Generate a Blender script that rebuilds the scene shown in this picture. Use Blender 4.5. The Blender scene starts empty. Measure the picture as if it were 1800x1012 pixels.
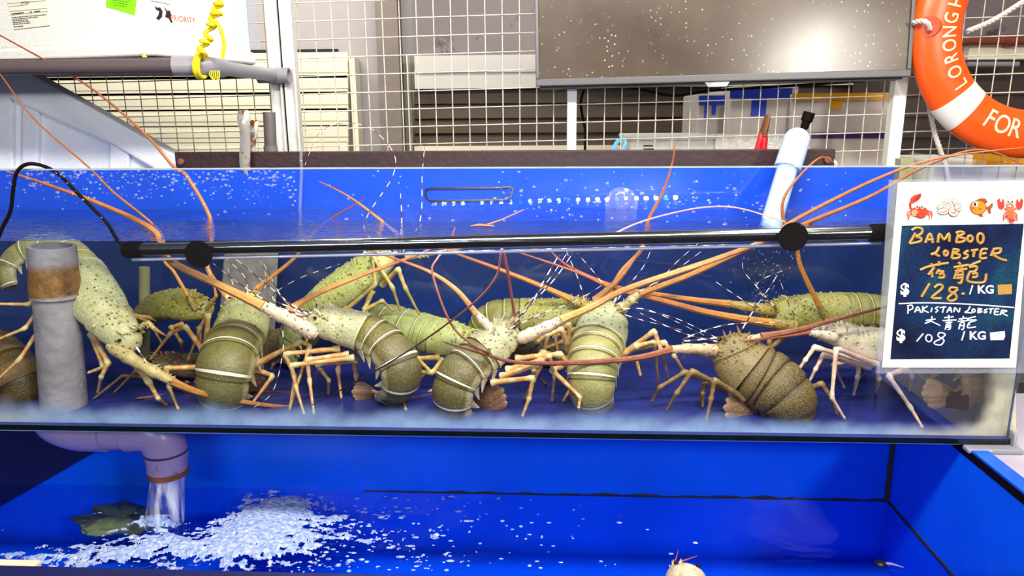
import bpy, bmesh, math, random
from mathutils import Vector as V, Matrix, noise
from math import pi, sin, cos, radians
random.seed(4)
sc = bpy.context.scene
COL = sc.collection
# ------------------------------------------------------------------ camera
CZ, D, F = 1.35, 1.33, 1300.0
YAW, PITCH, ROLL = .05231799, .22929227, -.00727745
_fw = V((-sin(YAW)*cos(PITCH), cos(YAW)*cos(PITCH), -sin(PITCH)))
_r0 = V((cos(YAW), sin(YAW), 0)); _u0 = _r0.cross(_fw)
_rt = cos(ROLL)*_r0 + sin(ROLL)*_u0
_up = -sin(ROLL)*_r0 + cos(ROLL)*_u0
CAM = V((0, -D, CZ))
cd = bpy.data.cameras.new('camera'); cam = bpy.data.objects.new('camera', cd); COL.objects.link(cam)
cd.sensor_fit = 'HORIZONTAL'; cd.angle_x = 2*math.atan(900/F); cd.clip_start = .02
cam.matrix_world = Matrix(((_rt.x, _up.x, -_fw.x, CAM.x), (_rt.y, _up.y, -_fw.y, CAM.y), (_rt.z, _up.z, -_fw.z, CAM.z), (0, 0, 0, 1)))
sc.camera = cam
def _ray(u, v): return _fw + _rt*((u-900)/F) - _up*((v-506)/F)
def P(u, v, Y):                      # a place in the photograph + its depth -> a point in the room
    d = _ray(u, v); return CAM + d*((D+Y)/d.y)
def PZ(u, v, z):                     # the same, on a level plane
    d = _ray(u, v); return CAM + d*((z-CZ)/d.z)
def SC(Y): return (D+Y)/F            # metres per pixel at a depth
# ------------------------------------------------------------------ light and exposure
w = bpy.data.worlds.new('world'); sc.world = w; w.use_nodes = True
w.node_tree.nodes['Background'].inputs[0].default_value = (.80, .86, 1, 1)
w.node_tree.nodes['Background'].inputs[1].default_value = .16
vs = sc.view_settings; vs.view_transform = 'Standard'; vs.look = 'None'; vs.gamma = 1; vs.exposure = .0; vs.use_curve_mapping = False
sc.cycles.transparent_max_bounces = 32; sc.cycles.max_bounces = 8; sc.cycles.sample_clamp_indirect = 6
sc.cycles.caustics_reflective = False; sc.cycles.caustics_refractive = False
def lamp(name, kind, loc, aim, power, color, size=.3, size_y=None, spread=None):
    d = bpy.data.lights.new(name, kind); o = bpy.data.objects.new(name, d); COL.objects.link(o)
    o.location = loc; o.rotation_euler = (V(aim)-V(loc)).to_track_quat('-Z', 'Y').to_euler()
    d.energy = power; d.color = color
    if kind == 'AREA':
        d.shape = 'RECTANGLE'; d.size = size; d.size_y = size_y or size
        if spread: d.spread = radians(spread)
    else: d.shadow_soft_size = size
    return o
lamp('ceiling_tube_light', 'AREA', (.10, -.95, CZ+1.15), (-.1, .35, CZ-.35), 84, (1, .93, .80), 1.6, .16)
lamp('ceiling_tube_light', 'AREA', (.9, .35, CZ+1.6), (.3, .5, 0), 34, (1, .93, .80), 1.5, .16)
lamp('rear_tube_light', 'AREA', (-1.4, 1.25, CZ+1.5), (-1.2, 2.2, CZ-.1), 42, (1, .94, .78), 1.2, .12)
# ------------------------------------------------------------------ helpers
def lin(c):
    return tuple(((x/255)/12.92 if x/255 <= .04045 else ((x/255+.055)/1.055)**2.4) for x in c)
def mix3(a, b, t): return tuple(a[i]*(1-t)+b[i]*t for i in range(3))
def clamp(x, a=0., b=1.): return a if x < a else b if x > b else x
def sstep(a, b, x):
    t = clamp((x-a)/(b-a)); return t*t*(3-2*t)
class NT:
    def __init__(s, name):
        s.m = bpy.data.materials.new(name); s.m.use_nodes = True; s.t = s.m.node_tree
        for n in list(s.t.nodes): s.t.nodes.remove(n)
        s.out = s.n('ShaderNodeOutputMaterial')
    def n(s, typ, **kw):
        x = s.t.nodes.new(typ)
        for k, v in kw.items():
            if k.startswith('_'): setattr(x, k[1:], v)
            else:
                k = k.replace('__', ' ')
                x.inputs[int(k[1:]) if k[0] == 'i' and k[1:].isdigit() else k].default_value = v
        return x
    def l(s, a, b): s.t.links.new(a, b)
    def math(s, op, a, b=None):
        x = s.n('ShaderNodeMath', _operation=op)
        for i, q in enumerate((a, b)):
            if q is None: continue
            if isinstance(q, (int, float)): x.inputs[i].default_value = q
            else: s.l(q, x.inputs[i])
        return x.outputs[0]
    def ramp(s, fac, stops):
        x = s.n('ShaderNodeValToRGB'); e = x.color_ramp.elements
        while len(e) < len(stops): e.new(.5)
        for q, (p, c) in zip(e, stops): q.position = p; q.color = (c[0], c[1], c[2], 1) if not isinstance(c, (int, float)) else (c, c, c, 1)
        s.l(fac, x.inputs[0]); return x.outputs[0]
    def mixc(s, fac, a, b, mode='MIX'):
        x = s.n('ShaderNodeMix', _data_type='RGBA', _blend_type=mode)
        for i, q in ((0, fac), (6, a), (7, b)):
            if isinstance(q, (int, float)): x.inputs[i].default_value = q
            elif isinstance(q, tuple): x.inputs[i].default_value = (*q, 1)
            else: s.l(q, x.inputs[i])
        return x.outputs[2]
    def noise(s, scale, detail=3, coord='Object', sc3=None, rough=.55):
        t = s.n('ShaderNodeTexCoord'); x = s.n('ShaderNodeTexNoise'); x.inputs['Scale'].default_value = scale; x.inputs['Detail'].default_value = detail; x.inputs['Roughness'].default_value = rough
        o = t.outputs[coord]
        if sc3:
            mp = s.n('ShaderNodeMapping'); mp.inputs['Scale'].default_value = sc3; s.l(o, mp.inputs[0]); o = mp.outputs[0]
        s.l(o, x.inputs['Vector']); return x.outputs['Fac']
    def bump(s, h, strength=.3, dist=.01):
        b = s.n('ShaderNodeBump'); b.inputs['Strength'].default_value = strength; b.inputs['Distance'].default_value = dist; s.l(h, b.inputs['Height']); return b.outputs[0]
def mat(name, rgb, rough=.5, metal=0, var=.12, vscale=18, bump=0, bscale=60, stain=None, stain_at=.62, stain_scale=14, spec=.5, sc3=None, coat=0, emit=None, sss=0):
    """principled paint: base colour with noise variation, optional stains and bump"""
    q = NT(name); p = q.n('ShaderNodeBsdfPrincipled')
    p.inputs['Roughness'].default_value = rough; p.inputs['Metallic'].default_value = metal; p.inputs['Specular IOR Level'].default_value = spec
    p.inputs['Coat Weight'].default_value = coat
    c = lin(rgb); f = q.noise(vscale, 4, sc3=sc3)
    col = q.ramp(f, [(.25, tuple(x*(1-var) for x in c)), (.75, tuple(min(1, x*(1+var)) for x in c))])
    if stain:
        g = q.noise(stain_scale, 6, rough=.7); k = q.ramp(g, [(stain_at, 0.), (stain_at+.08, 1.)])
        col = q.mixc(k, col, lin(stain))
    q.l(col, p.inputs['Base Color'])
    if bump: q.l(q.bump(q.noise(bscale, 3), bump), p.inputs['Normal'])
    if emit: p.inputs['Emission Color'].default_value = (*lin(emit[0]), 1); p.inputs['Emission Strength'].default_value = emit[1]
    q.l(p.outputs[0], q.out.inputs[0]); return q.m
def vmat(name, rough=.5, var=.12, vscale=60, bump=.0, bscale=120, metal=0, spec=.5, coat=0):
    """colours stored on the mesh (the thing's own colours), with fine variation"""
    q = NT(name); p = q.n('ShaderNodeBsdfPrincipled'); a = q.n('ShaderNodeAttribute', _attribute_name='col')
    p.inputs['Roughness'].default_value = rough; p.inputs['Metallic'].default_value = metal; p.inputs['Specular IOR Level'].default_value = spec; p.inputs['Coat Weight'].default_value = coat
    f = q.ramp(q.noise(vscale, 4), [(.25, 1-var), (.75, 1+var)])
    q.l(q.mixc(1., a.outputs['Color'], f, 'MULTIPLY'), p.inputs['Base Color'])
    if bump: q.l(q.bump(q.noise(bscale, 3), bump), p.inputs['Normal'])
    q.l(p.outputs[0], q.out.inputs[0]); return q.m
def glassmat(name, tint=(1, 1, 1), ior=1.45, rough=.01, bump=0, bscale=40, sc3=None, boost=1.0, milk=0., streak=0.):
    """thin clear pane or water surface: lets light straight through, mirrors by Fresnel"""
    q = NT(name); g = q.n('ShaderNodeNewGeometry'); fr = q.n('ShaderNodeFresnel')
    i = q.n('ShaderNodeMix', _data_type='FLOAT'); q.l(g.outputs['Backfacing'], i.inputs[0]); i.inputs[2].default_value = ior; i.inputs[3].default_value = 1/ior
    q.l(i.outputs[0], fr.inputs['IOR'])
    t = q.n('ShaderNodeBsdfTransparent'); t.inputs[0].default_value = (*tint, 1)
    gl = q.n('ShaderNodeBsdfGlossy'); gl.inputs['Roughness'].default_value = rough
    if bump:
        b = q.bump(q.noise(bscale, 3, sc3=sc3), bump); q.l(b, gl.inputs['Normal']); q.l(b, fr.inputs['Normal'])
    fac = fr.outputs[0] if boost == 1 else q.math('MINIMUM', q.math('MULTIPLY', fr.outputs[0], boost), 1.)
    m = q.n('ShaderNodeMixShader'); q.l(fac, m.inputs[0]); q.l(t.outputs[0], m.inputs[1]); q.l(gl.outputs[0], m.inputs[2])
    o = m.outputs[0]
    if milk:
        d = q.n('ShaderNodeBsdfDiffuse'); d.inputs[0].default_value = (.8, .85, .95, 1)
        m2 = q.n('ShaderNodeMixShader'); m2.inputs[0].default_value = milk
        if streak: q.l(q.math('MULTIPLY', q.ramp(q.noise(45, 5, sc3=(1, 1, .10)), [(.48, .05), (.66, 1.)]), streak), m2.inputs[0])
        q.l(o, m2.inputs[1]); q.l(d.outputs[0], m2.inputs[2]); o = m2.outputs[0]
    q.l(o, q.out.inputs[0]); return q.m
def emat(name, rgb, strength):
    q = NT(name); e = q.n('ShaderNodeEmission'); e.inputs[0].default_value = (*lin(rgb), 1); e.inputs[1].default_value = strength
    q.l(e.outputs[0], q.out.inputs[0]); return q.m
def frame(t, hint=V((0, 0, 1))):
    t = t.normalized(); n = hint - t*hint.dot(t)
    if n.length < 1e-4: n = V((1, 0, 0)) - t*t.x
    if n.length < 1e-4: n = V((0, 0, 1)) - t*t.z
    n.normalize(); return n, t.cross(n)
def catmull(pts, per=6):
    """smooth curve through pts (tuples of any length)"""
    n = len(pts); out = []
    g = lambda i: pts[max(0, min(n-1, i))]
    for i in range(n-1):
        a, b, c, d = g(i-1), g(i), g(i+1), g(i+2)
        for k in range(per):
            t = k/per; t2, t3 = t*t, t*t*t
            out.append(tuple(.5*(2*b[j]+(c[j]-a[j])*t+(2*a[j]-5*b[j]+4*c[j]-d[j])*t2+(3*b[j]-a[j]-3*c[j]+d[j])*t3) for j in range(len(b))))
    out.append(tuple(pts[-1])); return out
class MB:
    def __init__(s): s.v = []; s.f = []; s.c = []; s.p = []; s.mi = []; s.cur = (1., 1., 1.); s.pat = (0., 0., 0.); s.m = 0
    def add(s, co, col=None, pat=None):
        s.v.append(V(co)); s.c.append(col or s.cur); s.p.append(pat or s.pat); return len(s.v)-1
    def face(s, *i): s.f.append(tuple(i)); s.mi.append(s.m)
    def ring(s, pts, col=None, pat=None): return [s.add(p, col[i] if isinstance(col, list) else col, pat) for i, p in enumerate(pts)]
    def bridge(s, a, b):
        n = len(a)
        for i in range(n): s.face(a[i], a[(i+1) % n], b[(i+1) % n], b[i])
    def cap(s, r, flip=False): s.face(*(reversed(r) if flip else r))
    def tube(s, pts, rad, n=8, cols=None, caps=True, hint=V((0, 0, 1)), flat=1.0):
        pts = [V(p) for p in pts]; prev = None; nn = None
        for i, p in enumerate(pts):
            a = pts[max(0, i-1)]; b = pts[min(len(pts)-1, i+1)]; t = (b-a)
            if t.length < 1e-9: t = V((0, 0, 1))
            nn, bb = frame(t, nn if nn is not None else hint)
            r = rad[i] if isinstance(rad, (list, tuple)) else rad
            R = s.ring([p+(nn*cos(2*pi*k/n)*flat+bb*sin(2*pi*k/n))*r for k in range(n)], cols[i] if cols else None)
            if prev: s.bridge(prev, R)
            elif caps: s.cap(R, True)
            prev = R
        if caps: s.cap(prev)
    def box(s, c, size, rot=None):
        c = V(c); h = V(size)/2; i0 = []
        for x in (-1, 1):
            for y in (-1, 1):
                for z in (-1, 1):
                    q = V((x*h.x, y*h.y, z*h.z)); q = rot @ q if rot else q; i0.append(s.add(c+q))
        a = i0
        for q in ((0, 1, 3, 2), (4, 6, 7, 5), (0, 4, 5, 1), (2, 3, 7, 6), (0, 2, 6, 4), (1, 5, 7, 3)): s.face(*[a[k] for k in q])
    def hexa(s, lo, hi):
        """lo, hi: four corners each, same winding"""
        a = s.ring(lo); b = s.ring(hi); s.cap(a, True); s.bridge(a, b); s.cap(b)
    def prism(s, poly, off):
        a = s.ring(poly); b = s.ring([V(p)+V(off) for p in poly]); s.bridge(a, b); s.cap(a, True); s.cap(b)
    def ball(s, c, r, nu=10, nv=7, rot=None, col=None):
        c = V(c); r = V((r, r, r)) if isinstance(r, (int, float)) else V(r); prev = None
        tp = lambda q: c + (rot @ q if rot else q)
        top = s.add(tp(V((0, 0, r.z))), col)
        for j in range(1, nv):
            a = pi*j/nv
            R = s.ring([tp(V((r.x*sin(a)*cos(2*pi*k/nu), r.y*sin(a)*sin(2*pi*k/nu), r.z*cos(a)))) for k in range(nu)], col)
            if prev: s.bridge(R, prev)
            else:
                for k in range(nu): s.face(top, R[k], R[(k+1) % nu])
            prev = R
        bot = s.add(tp(V((0, 0, -r.z))), col)
        for k in range(nu): s.face(bot, prev[(k+1) % nu], prev[k])
    def lathe(s, c, axis, prof, n=24, cols=None, hint=V((0, 1, 0))):
        """prof: (distance along axis, radius)"""
        c = V(c); t = V(axis).normalized(); a, b = frame(t, hint); prev = None
        for i, (h, r) in enumerate(prof):
            R = s.ring([c+t*h+(a*cos(2*pi*k/n)+b*sin(2*pi*k/n))*max(r, 1e-5) for k in range(n)], cols[i] if cols else None)
            if prev: s.bridge(prev, R)
            else: s.cap(R, True)
            prev = R
        s.cap(prev)
    def build(s, name, m, parent=None, origin=None, ang=40, bevel=0):
        if parent is not None: org = V(parent['_o'])
        elif origin is not None: org = V(origin)
        else:
            lo = V([min(q[i] for q in s.v) for i in range(3)]); hi = V([max(q[i] for q in s.v) for i in range(3)])
            org = V(((lo.x+hi.x)/2, (lo.y+hi.y)/2, lo.z))
        me = bpy.data.meshes.new(name); me.from_pydata([q-org for q in s.v], [], s.f)
        bm = bmesh.new(); bm.from_mesh(me); bmesh.ops.recalc_face_normals(bm, faces=bm.faces); bm.to_mesh(me); bm.free()
        a = me.attributes.new('col', 'FLOAT_COLOR', 'POINT'); a.data.foreach_set('color', [x for q in s.c for x in (*q, 1.)])
        if any(q != (0., 0., 0.) for q in s.p):
            a = me.attributes.new('pat', 'FLOAT_COLOR', 'POINT'); a.data.foreach_set('color', [x for q in s.p for x in (*q, 1.)])
        for mm in (m if isinstance(m, list) else [m]): me.materials.append(mm)
        me.polygons.foreach_set('material_index', s.mi)
        if ang: me.polygons.foreach_set('use_smooth', [True]*len(s.f)); me.set_sharp_from_angle(angle=radians(ang))
        o = bpy.data.objects.new(name, me); COL.objects.link(o)
        if parent is not None:
            o.parent = parent; o['_o'] = tuple(org)
        else: o.location = org; o['_o'] = tuple(org)
        if bevel:
            b = o.modifiers.new('bevel', 'BEVEL'); b.width = bevel; b.segments = 2; b.limit_method = 'ANGLE'
        return o
def tag(o, label, cat, group=None, kind=None):
    o['label'] = label; o['category'] = cat
    if group: o['group'] = group
    if kind: o['kind'] = kind
    return o
def empty(name, loc, label, cat, group=None):
    o = bpy.data.objects.new(name, None); COL.objects.link(o); o.location = loc; o['_o'] = tuple(loc); o.empty_display_size = .05
    return tag(o, label, cat, group)
def structure(o): o['kind'] = 'structure'; return o
def text_mb(mb, s, place, size=1.0, bold=.0, spacing=1.0, cuts=0):
    """put printed letters into mb; place(x, y) maps flat letter coordinates to a point"""
    cu = bpy.data.curves.new('t', 'FONT'); cu.body = s; cu.size = size; cu.offset = bold; cu.space_character = spacing; cu.align_x = 'CENTER'; cu.resolution_u = 3
    o = bpy.data.objects.new('t', cu); COL.objects.link(o)
    dg = bpy.context.evaluated_depsgraph_get(); me = bpy.data.meshes.new_from_object(o.evaluated_get(dg))
    if cuts:
        bm = bmesh.new(); bm.from_mesh(me); bmesh.ops.triangulate(bm, faces=bm.faces); bmesh.ops.subdivide_edges(bm, edges=bm.edges, cuts=cuts, use_grid_fill=True); bm.to_mesh(me); bm.free()
    base = len(mb.v)
    for q in me.vertices: mb.add(place(q.co.x, q.co.y))
    for p in me.polygons: mb.face(*[base+i for i in p.vertices])
    bpy.data.objects.remove(o); bpy.data.curves.remove(cu); bpy.data.meshes.remove(me)
M = {}
M['glass'] = glassmat('tank_glass', (.975, .99, .985), 1.45, .008)
M['glass_edge'] = mat('glass_edge', (10, 20, 20), .2, 0, .3, 30, spec=.4)
M['water'] = glassmat('water_surface', (.86, .92, 1), 1.333, .03, .6, 26, (1, 2.2, 1), 1.9)
M['tubwater'] = glassmat('tub_water', (.70, .82, 1), 1.333, .02, .3, 16, (1, 1.6, 1))
M['clear'] = glassmat('clear_plastic', (.93, .95, 1), 1.45, .05, milk=.10)
M['drop'] = glassmat('water_drop', (.95, .97, 1), 1.33, .02, boost=3, milk=.10)
M['blue'] = mat('blue_panel', (20, 84, 250), .25, 0, .10, 5, .03, 30, spec=.5)
M['bluedark'] = mat('dark_blue_backing', (14, 44, 108), .3, 0, .25, 7)
M['tub'] = mat('blue_gelcoat', (8, 92, 246), .25, 0, .18, 4, .05, 40, spec=.4)
M['tubdark'] = mat('shade_navy', (8, 8, 70), .5, 0, .2, 5)
M['pvc'] = mat('grey_pvc', (140, 138, 148), .35, 0, .06, 12)
M['pvcdark'] = mat('dark_grey_pvc', (96, 90, 92), .5, 0, .1, 20)
M['foam'] = mat('white_polystyrene', (240, 240, 236), .75, 0, .05, 160, .25, 260, spec=.2)
M['foamblue'] = mat('blue_white_polystyrene', (240, 244, 252), .7, 0, .06, 160, .25, 260, spec=.2)
M['paper'] = mat('paper', (238, 235, 220), .8, 0, .03, 30)
M['ink'] = mat('black_ink', (25, 22, 24), .6)
M['steel'] = mat('galvanised_steel', (228, 226, 226), .34, .15, .14, 40, .05, 90)
M['wire'] = mat('galvanised_wire', (205, 198, 186), .42, .25, .25, 50, stain=(90, 70, 55), stain_at=.66, stain_scale=30)
M['white_post'] = mat('white_painted_post', (228, 230, 224), .4, 0, .06, 20, stain=(150, 140, 125), stain_at=.7)
M['wood'] = mat('dark_brown_beam', (44, 21, 22), .55, 0, .35, 14, .2, 60, sc3=(.25, 1, 5), stain=(130, 105, 105), stain_at=.70)
M['black'] = mat('black_rubber', (16, 10, 10), .6, 0, .2, 40, spec=.06)
M['white'] = mat('white_plastic', (235, 235, 235), .4, 0, .03)
M['vc'] = vmat('painted_plastic', .45, .08)
M['vcgloss'] = vmat('glossy_painted', .22, .05)
M['rope'] = vmat('twisted_rope', .8, .15, 200, .3, 300)
def lobmat(name, rough):
    q = NT(name); p = q.n('ShaderNodeBsdfPrincipled'); p.inputs['Roughness'].default_value = rough; p.inputs['Specular IOR Level'].default_value = .5
    a = q.n('ShaderNodeAttribute', _attribute_name='col'); b = q.n('ShaderNodeAttribute', _attribute_name='pat'); s = q.n('ShaderNodeSeparateColor'); q.l(b.outputs['Color'], s.inputs[0])
    f = q.ramp(q.noise(45, 5), [(.25, .78), (.75, 1.2)]); col = q.mixc(1., a.outputs['Color'], f, 'MULTIPLY')
    t = q.n('ShaderNodeTexCoord')
    def spots(scale, r0, r1):
        v = q.n('ShaderNodeTexVoronoi'); v.inputs['Scale'].default_value = scale; q.l(t.outputs['Object'], v.inputs['Vector'])
        return q.ramp(v.outputs['Distance'], [(r0, 1.), (r1, 0.)])
    dk = q.math('MULTIPLY', spots(85, .15, .26), s.outputs[0]); col = q.mixc(dk, col, lin((58, 52, 26)))
    pl = q.math('MULTIPLY', spots(150, .12, .24), s.outputs[1]); col = q.mixc(pl, col, lin((225, 222, 196)))
    gr = spots(420, .15, .5); gm = q.math('MULTIPLY', gr, s.outputs[2]); col = q.mixc(q.math('MULTIPLY', gm, .55), col, lin((190, 170, 120)))
    q.l(col, p.inputs['Base Color'])
    h = q.math('ADD', q.noise(160, 3), q.math('MULTIPLY', gm, 1.2)); q.l(q.bump(h, .4, .005), p.inputs['Normal'])
    q.l(p.outputs[0], q.out.inputs[0]); return q.m
M['lob'] = lobmat('lobster_shell', .42)
M['eye'] = mat('lobster_eye', (10, 8, 8), .12)
# ------------------------------------------------------------------ the room behind the tank
def pbox(mb, u0, v0, u1, v1, Y, th, dy=0):
    """upright slab facing the walkway, its front face between two corners at depth Y, th thick going back"""
    a = P(u0, v0, Y); b = P(u1, v1, Y); x0, x1 = sorted((a.x, b.x)); z0, z1 = sorted((a.z, b.z))
    mb.box(((x0+x1)/2, Y+th/2, (z0+z1)/2), (x1-x0, th, z1-z0))
WY = 2.3
m = MB(); m.box((0, 0, -.02), (8, 7, .04)); structure(m.build('floor', mat('wet_concrete', (95, 92, 92), .4, 0, .2, 3), ang=0))
m = MB(); m.box((0, WY+.12, 1.6), (8, .1, 3.2)); structure(m.build('wall_back', mat('grey_wall_paint', (168, 163, 168), .7, 0, .06, 3, stain=(120, 112, 112), stain_at=.68, stain_scale=3), ang=0))
m = MB(); pbox(m, 718, -220, 2300, 97, WY+.02, .05); structure(m.build('trim_1', mat('dark_grey_duct', (118, 108, 112), .5, 0, .18, 2.5, stain=(70, 62, 62), stain_at=.6, stain_scale=5), ang=0))
m = MB(); pbox(m, 648, -220, 714, 420, WY-.03, .14); structure(m.build('trim_2', mat('stained_concrete_pillar', (128, 118, 114), .8, 0, .15, 5, .2, 20, stain=(172, 165, 158), stain_at=.64, stain_scale=7), ang=0))
cream = mat('cream_shutter_paint', (236, 230, 208), .45, 0, .05, 6, stain=(190, 180, 150), stain_at=.7, stain_scale=5)
brown = mat('brown_shutter_paint', (86, 72, 60), .5, .1, .15, 6)
gap = mat('dark_gap', (30, 24, 22), .8)
# left, cream roller shutter
r = empty('roller_shutter', P(300, 420, WY), 'cream roller shutter with thin dark gaps, behind the mesh left of the concrete pillar', 'shutter')
m = MB(); pbox(m, -260, 96, 612, 420, WY+.05, .02); m.build('backing', gap, r, ang=0)
m = MB()
for k in range(12):
    v0 = 111+28.4*k; pbox(m, -260, v0, 612, v0+8, WY+.012, .03); pbox(m, -260, v0+8.8, 612, v0+16, WY+.008, .03); pbox(m, -260, v0+16.8, 612, v0+26.2, WY+.012, .03)
pbox(m, -260, 101.5, 612, 108, WY+.01, .03)
m.build('slat_curtain', cream, r, ang=0, bevel=.002)
m = MB(); pbox(m, 613, 101, 640, 420, WY-.03, .09); m.build('side_rail', cream, r, ang=0)
# right, brown roller shutter under a cream header
r = empty('roller_shutter', P(1100, 420, WY), 'dark brown roller shutter under a cream header box, behind the television and mesh', 'shutter')
m = MB(); pbox(m, 714, 97, 728, 420, WY-.05, .1); m.build('side_rail', cream, r, ang=0)
m = MB(); pbox(m, 728, 98, 1500, 120, WY-.06, .15); pbox(m, 728, 123, 1500, 149, WY-.05, .15); m.build('header_box', mat('pale_header', (205, 202, 200), .45, 0, .04), r, ang=0)
m = MB()
for k in range(5):
    v0 = 151+26.6*k
    for a, b, d in ((0, 8, .045), (8, 11, .03), (11, 19, .02), (19, 22, .03), (22, 25, .01)):
        if v0+a < 256: pbox(m, 728, v0+a, 1500, min(257, v0+b+.4), WY+d, .05)
m.build('slat_curtain', brown, r, ang=0)
m = MB(); pbox(m, 728, 257, 1500, 285, WY-.01, .06); m.build('bottom_bar', cream, r, ang=0)
# far right: dark plant room wall with a copper pipe and a lamp batten
m = MB(); pbox(m, 1500, 98, 2300, 420, WY+.0, .06)
for k in range(8): pbox(m, 1500, 100+38*k, 2300, 100+38*k+24, WY-.015, .03)
structure(m.build('trim_3', mat('dark_brown_cladding', (74, 60, 56), .6, 0, .2, 4), ang=0))
m = MB(); m.tube([P(1690, 72, 2.1), P(2100, 70, 2.1)], .021, 14, hint=V((0, 1, 0)))
m.lathe(P(1775, 71.5, 2.1), (1, 0, 0), [(-.02, .027), (.02, .027)], 14); tag(m.build('copper_pipe', mat('copper_paint', (150, 80, 60), .3, .4, .1)), 'copper coloured horizontal pipe on the dark wall behind the orange ring', 'pipe')
m = MB(); pbox(m, 1705, 82, 2100, 101, 2.12, .05); tag(m.build('lamp_batten', cream, bevel=.004), 'cream lamp batten on the dark wall just below the copper pipe', 'batten')
m = MB(); m.tube([P(1700, 113, 2.12), P(1790, 113, 2.12)], .011, 12, hint=V((0, 1, 0))); tag(m.build('grey_conduit', M['pvc']), 'short pale grey conduit below the cream batten', 'conduit')
# welded mesh fence, hung slightly out of level
fo = P(521, 0, .85); fx = (P(913, 0, .85).x-fo.x)/13; fz = (P(507, 6, .85).z-P(507, 258, .85).z)/8
tl = radians(1.1); ex = V((cos(tl), 0, sin(tl))); ez = V((0, 0, 1)); z0 = P(507, 6, .85).z
m = MB()
for k in range(-20, 52):
    x = fo.x+k*fx; m.tube([V((x, .85, z0-.62)), V((x, .85, z0+.5))], .00165, 6, caps=False)
for k in range(-8, 11):
    for a, b in ((-20, 51),):
        p0 = V((fo.x, .846, z0-k*fz)); m.tube([p0+ex*(a*fx), p0+ex*(b*fx)], .00165, 6, caps=False)
tag(m.build('mesh_fence', M['wire']), 'welded square wire mesh fence standing behind the whole tank', 'fence')
# galvanised double post
r = empty('galvanised_post', P(500, 420, .82), 'galvanised double channel post holding the grey pipe shelf beside the clip', 'post')
def leanpost(mb, u, Y, wpx, dep, v0=-60, v1=400, um=None):
    x = P(u, 140, Y).x; a = P(u, v0, Y).z; b = P(u, v1, Y).z; wd = wpx*SC(Y); mb.box((x, Y+dep/2, (a+b)/2), (wd, dep, a-b))
for u in (484, 509):
    m = MB(); leanpost(m, u, .80, 21, .035); leanpost(m, u-8.5, .788, 4, .012); leanpost(m, u+8.5, .788, 4, .012); m.build('channel_rail', M['steel'], r, ang=0, bevel=.002)
m = MB(); leanpost(m, 496, .81, 6, .02); m.build('joint_strip', gap, r, ang=0)
m = MB(); leanpost(m, 1006, .80, 16, .03, 120, 400); tag(m.build('fence_post', M['white_post'], ang=0, bevel=.002), 'slim white square post directly under the left end of the television', 'post')
m = MB(); leanpost(m, 1586, .80, 21, .035, 60, 400); tag(m.build('fence_post', M['white_post'], ang=0, bevel=.002), 'white square post under the right end of the television beside the orange ring', 'post')
m = MB(); pbox(m, 990, 151, 1013, 156, .775, .01); tag(m.build('red_tag', mat('red_tag', (205, 40, 70), .5)), 'tiny red tag on top of the slim white post', 'tag')
# television
BL = P(942, 152, .74); BR = P(1597.5, 135, .735); tx = (BR-BL).normalized(); tyn = V((0, -1, 0)); tyn = (tyn-tx*tyn.dot(tx)).normalized(); tz = tx.cross(-tyn); tz = (tz-tyn*.055).normalized(); tyn = -(tx.cross(tz)).normalized() if (tx.cross(tz)).y > 0 else tx.cross(tz).normalized()
TW = (BR-BL).length; TH = .60; TV = lambda x, z, d=0: BL+tx*x+tz*z+tyn*d
r = empty('television', TV(TW/2, 0), 'large wet flat television with grey frame hung above the tank in front of the mesh', 'television')
def tvbox(mb, x0, z0, x1, z1, d0, d1): mb.hexa([TV(x0, z0, d0), TV(x1, z0, d0), TV(x1, z1, d0), TV(x0, z1, d0)], [TV(x0, z0, d1), TV(x1, z0, d1), TV(x1, z1, d1), TV(x0, z1, d1)])
bz = .018
m = MB(); tvbox(m, 0, 0, TW, bz, -.012, .012); tvbox(m, 0, TH-bz, TW, TH, -.012, .012); tvbox(m, 0, bz, bz*.55, TH-bz, -.012, .012); tvbox(m, TW-bz*.55, bz, TW, TH-bz, -.012, .012)
m.build('frame', mat('grey_tv_frame', (92, 91, 95), .4, .3, .06), r, ang=0, bevel=.002)
q = NT('tv_screen_glass'); p = q.n('ShaderNodeBsdfPrincipled'); p.inputs['Roughness'].default_value = .17; p.inputs['Specular IOR Level'].default_value = .55
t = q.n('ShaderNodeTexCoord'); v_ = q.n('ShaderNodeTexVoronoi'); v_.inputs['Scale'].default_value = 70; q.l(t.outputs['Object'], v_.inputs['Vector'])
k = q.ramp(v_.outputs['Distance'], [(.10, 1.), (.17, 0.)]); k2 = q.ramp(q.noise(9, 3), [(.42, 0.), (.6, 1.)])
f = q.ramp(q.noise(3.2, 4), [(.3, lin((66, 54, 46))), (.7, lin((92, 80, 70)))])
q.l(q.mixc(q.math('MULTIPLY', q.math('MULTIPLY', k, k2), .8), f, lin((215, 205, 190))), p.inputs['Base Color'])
q.l(q.ramp(q.noise(5, 3), [(.3, .20), (.7, .25)]), p.inputs['Roughness']); q.l(p.outputs[0], q.out.inputs[0])
m = MB(); tvbox(m, bz*.5, bz*.9, TW-bz*.5, TH-bz*.9, -.02, .004); m.build('screen', q.m, r, ang=0)
m = MB(); tvbox(m, .01, -.004, TW-.01, TH, -.06, -.012); m.build('back_casing', mat('dark_tv_casing', (52, 48, 50), .5), r, ang=0)
m = MB()
for k in range(26): x = TW*(.235+k*.0042*1.05); tvbox(m, x, -.0046, x+.0022, -.0015, -.02, -.0115)
m.build('vent_slots', gap, r, ang=0)
lx = TW*.493; m = MB()
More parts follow.
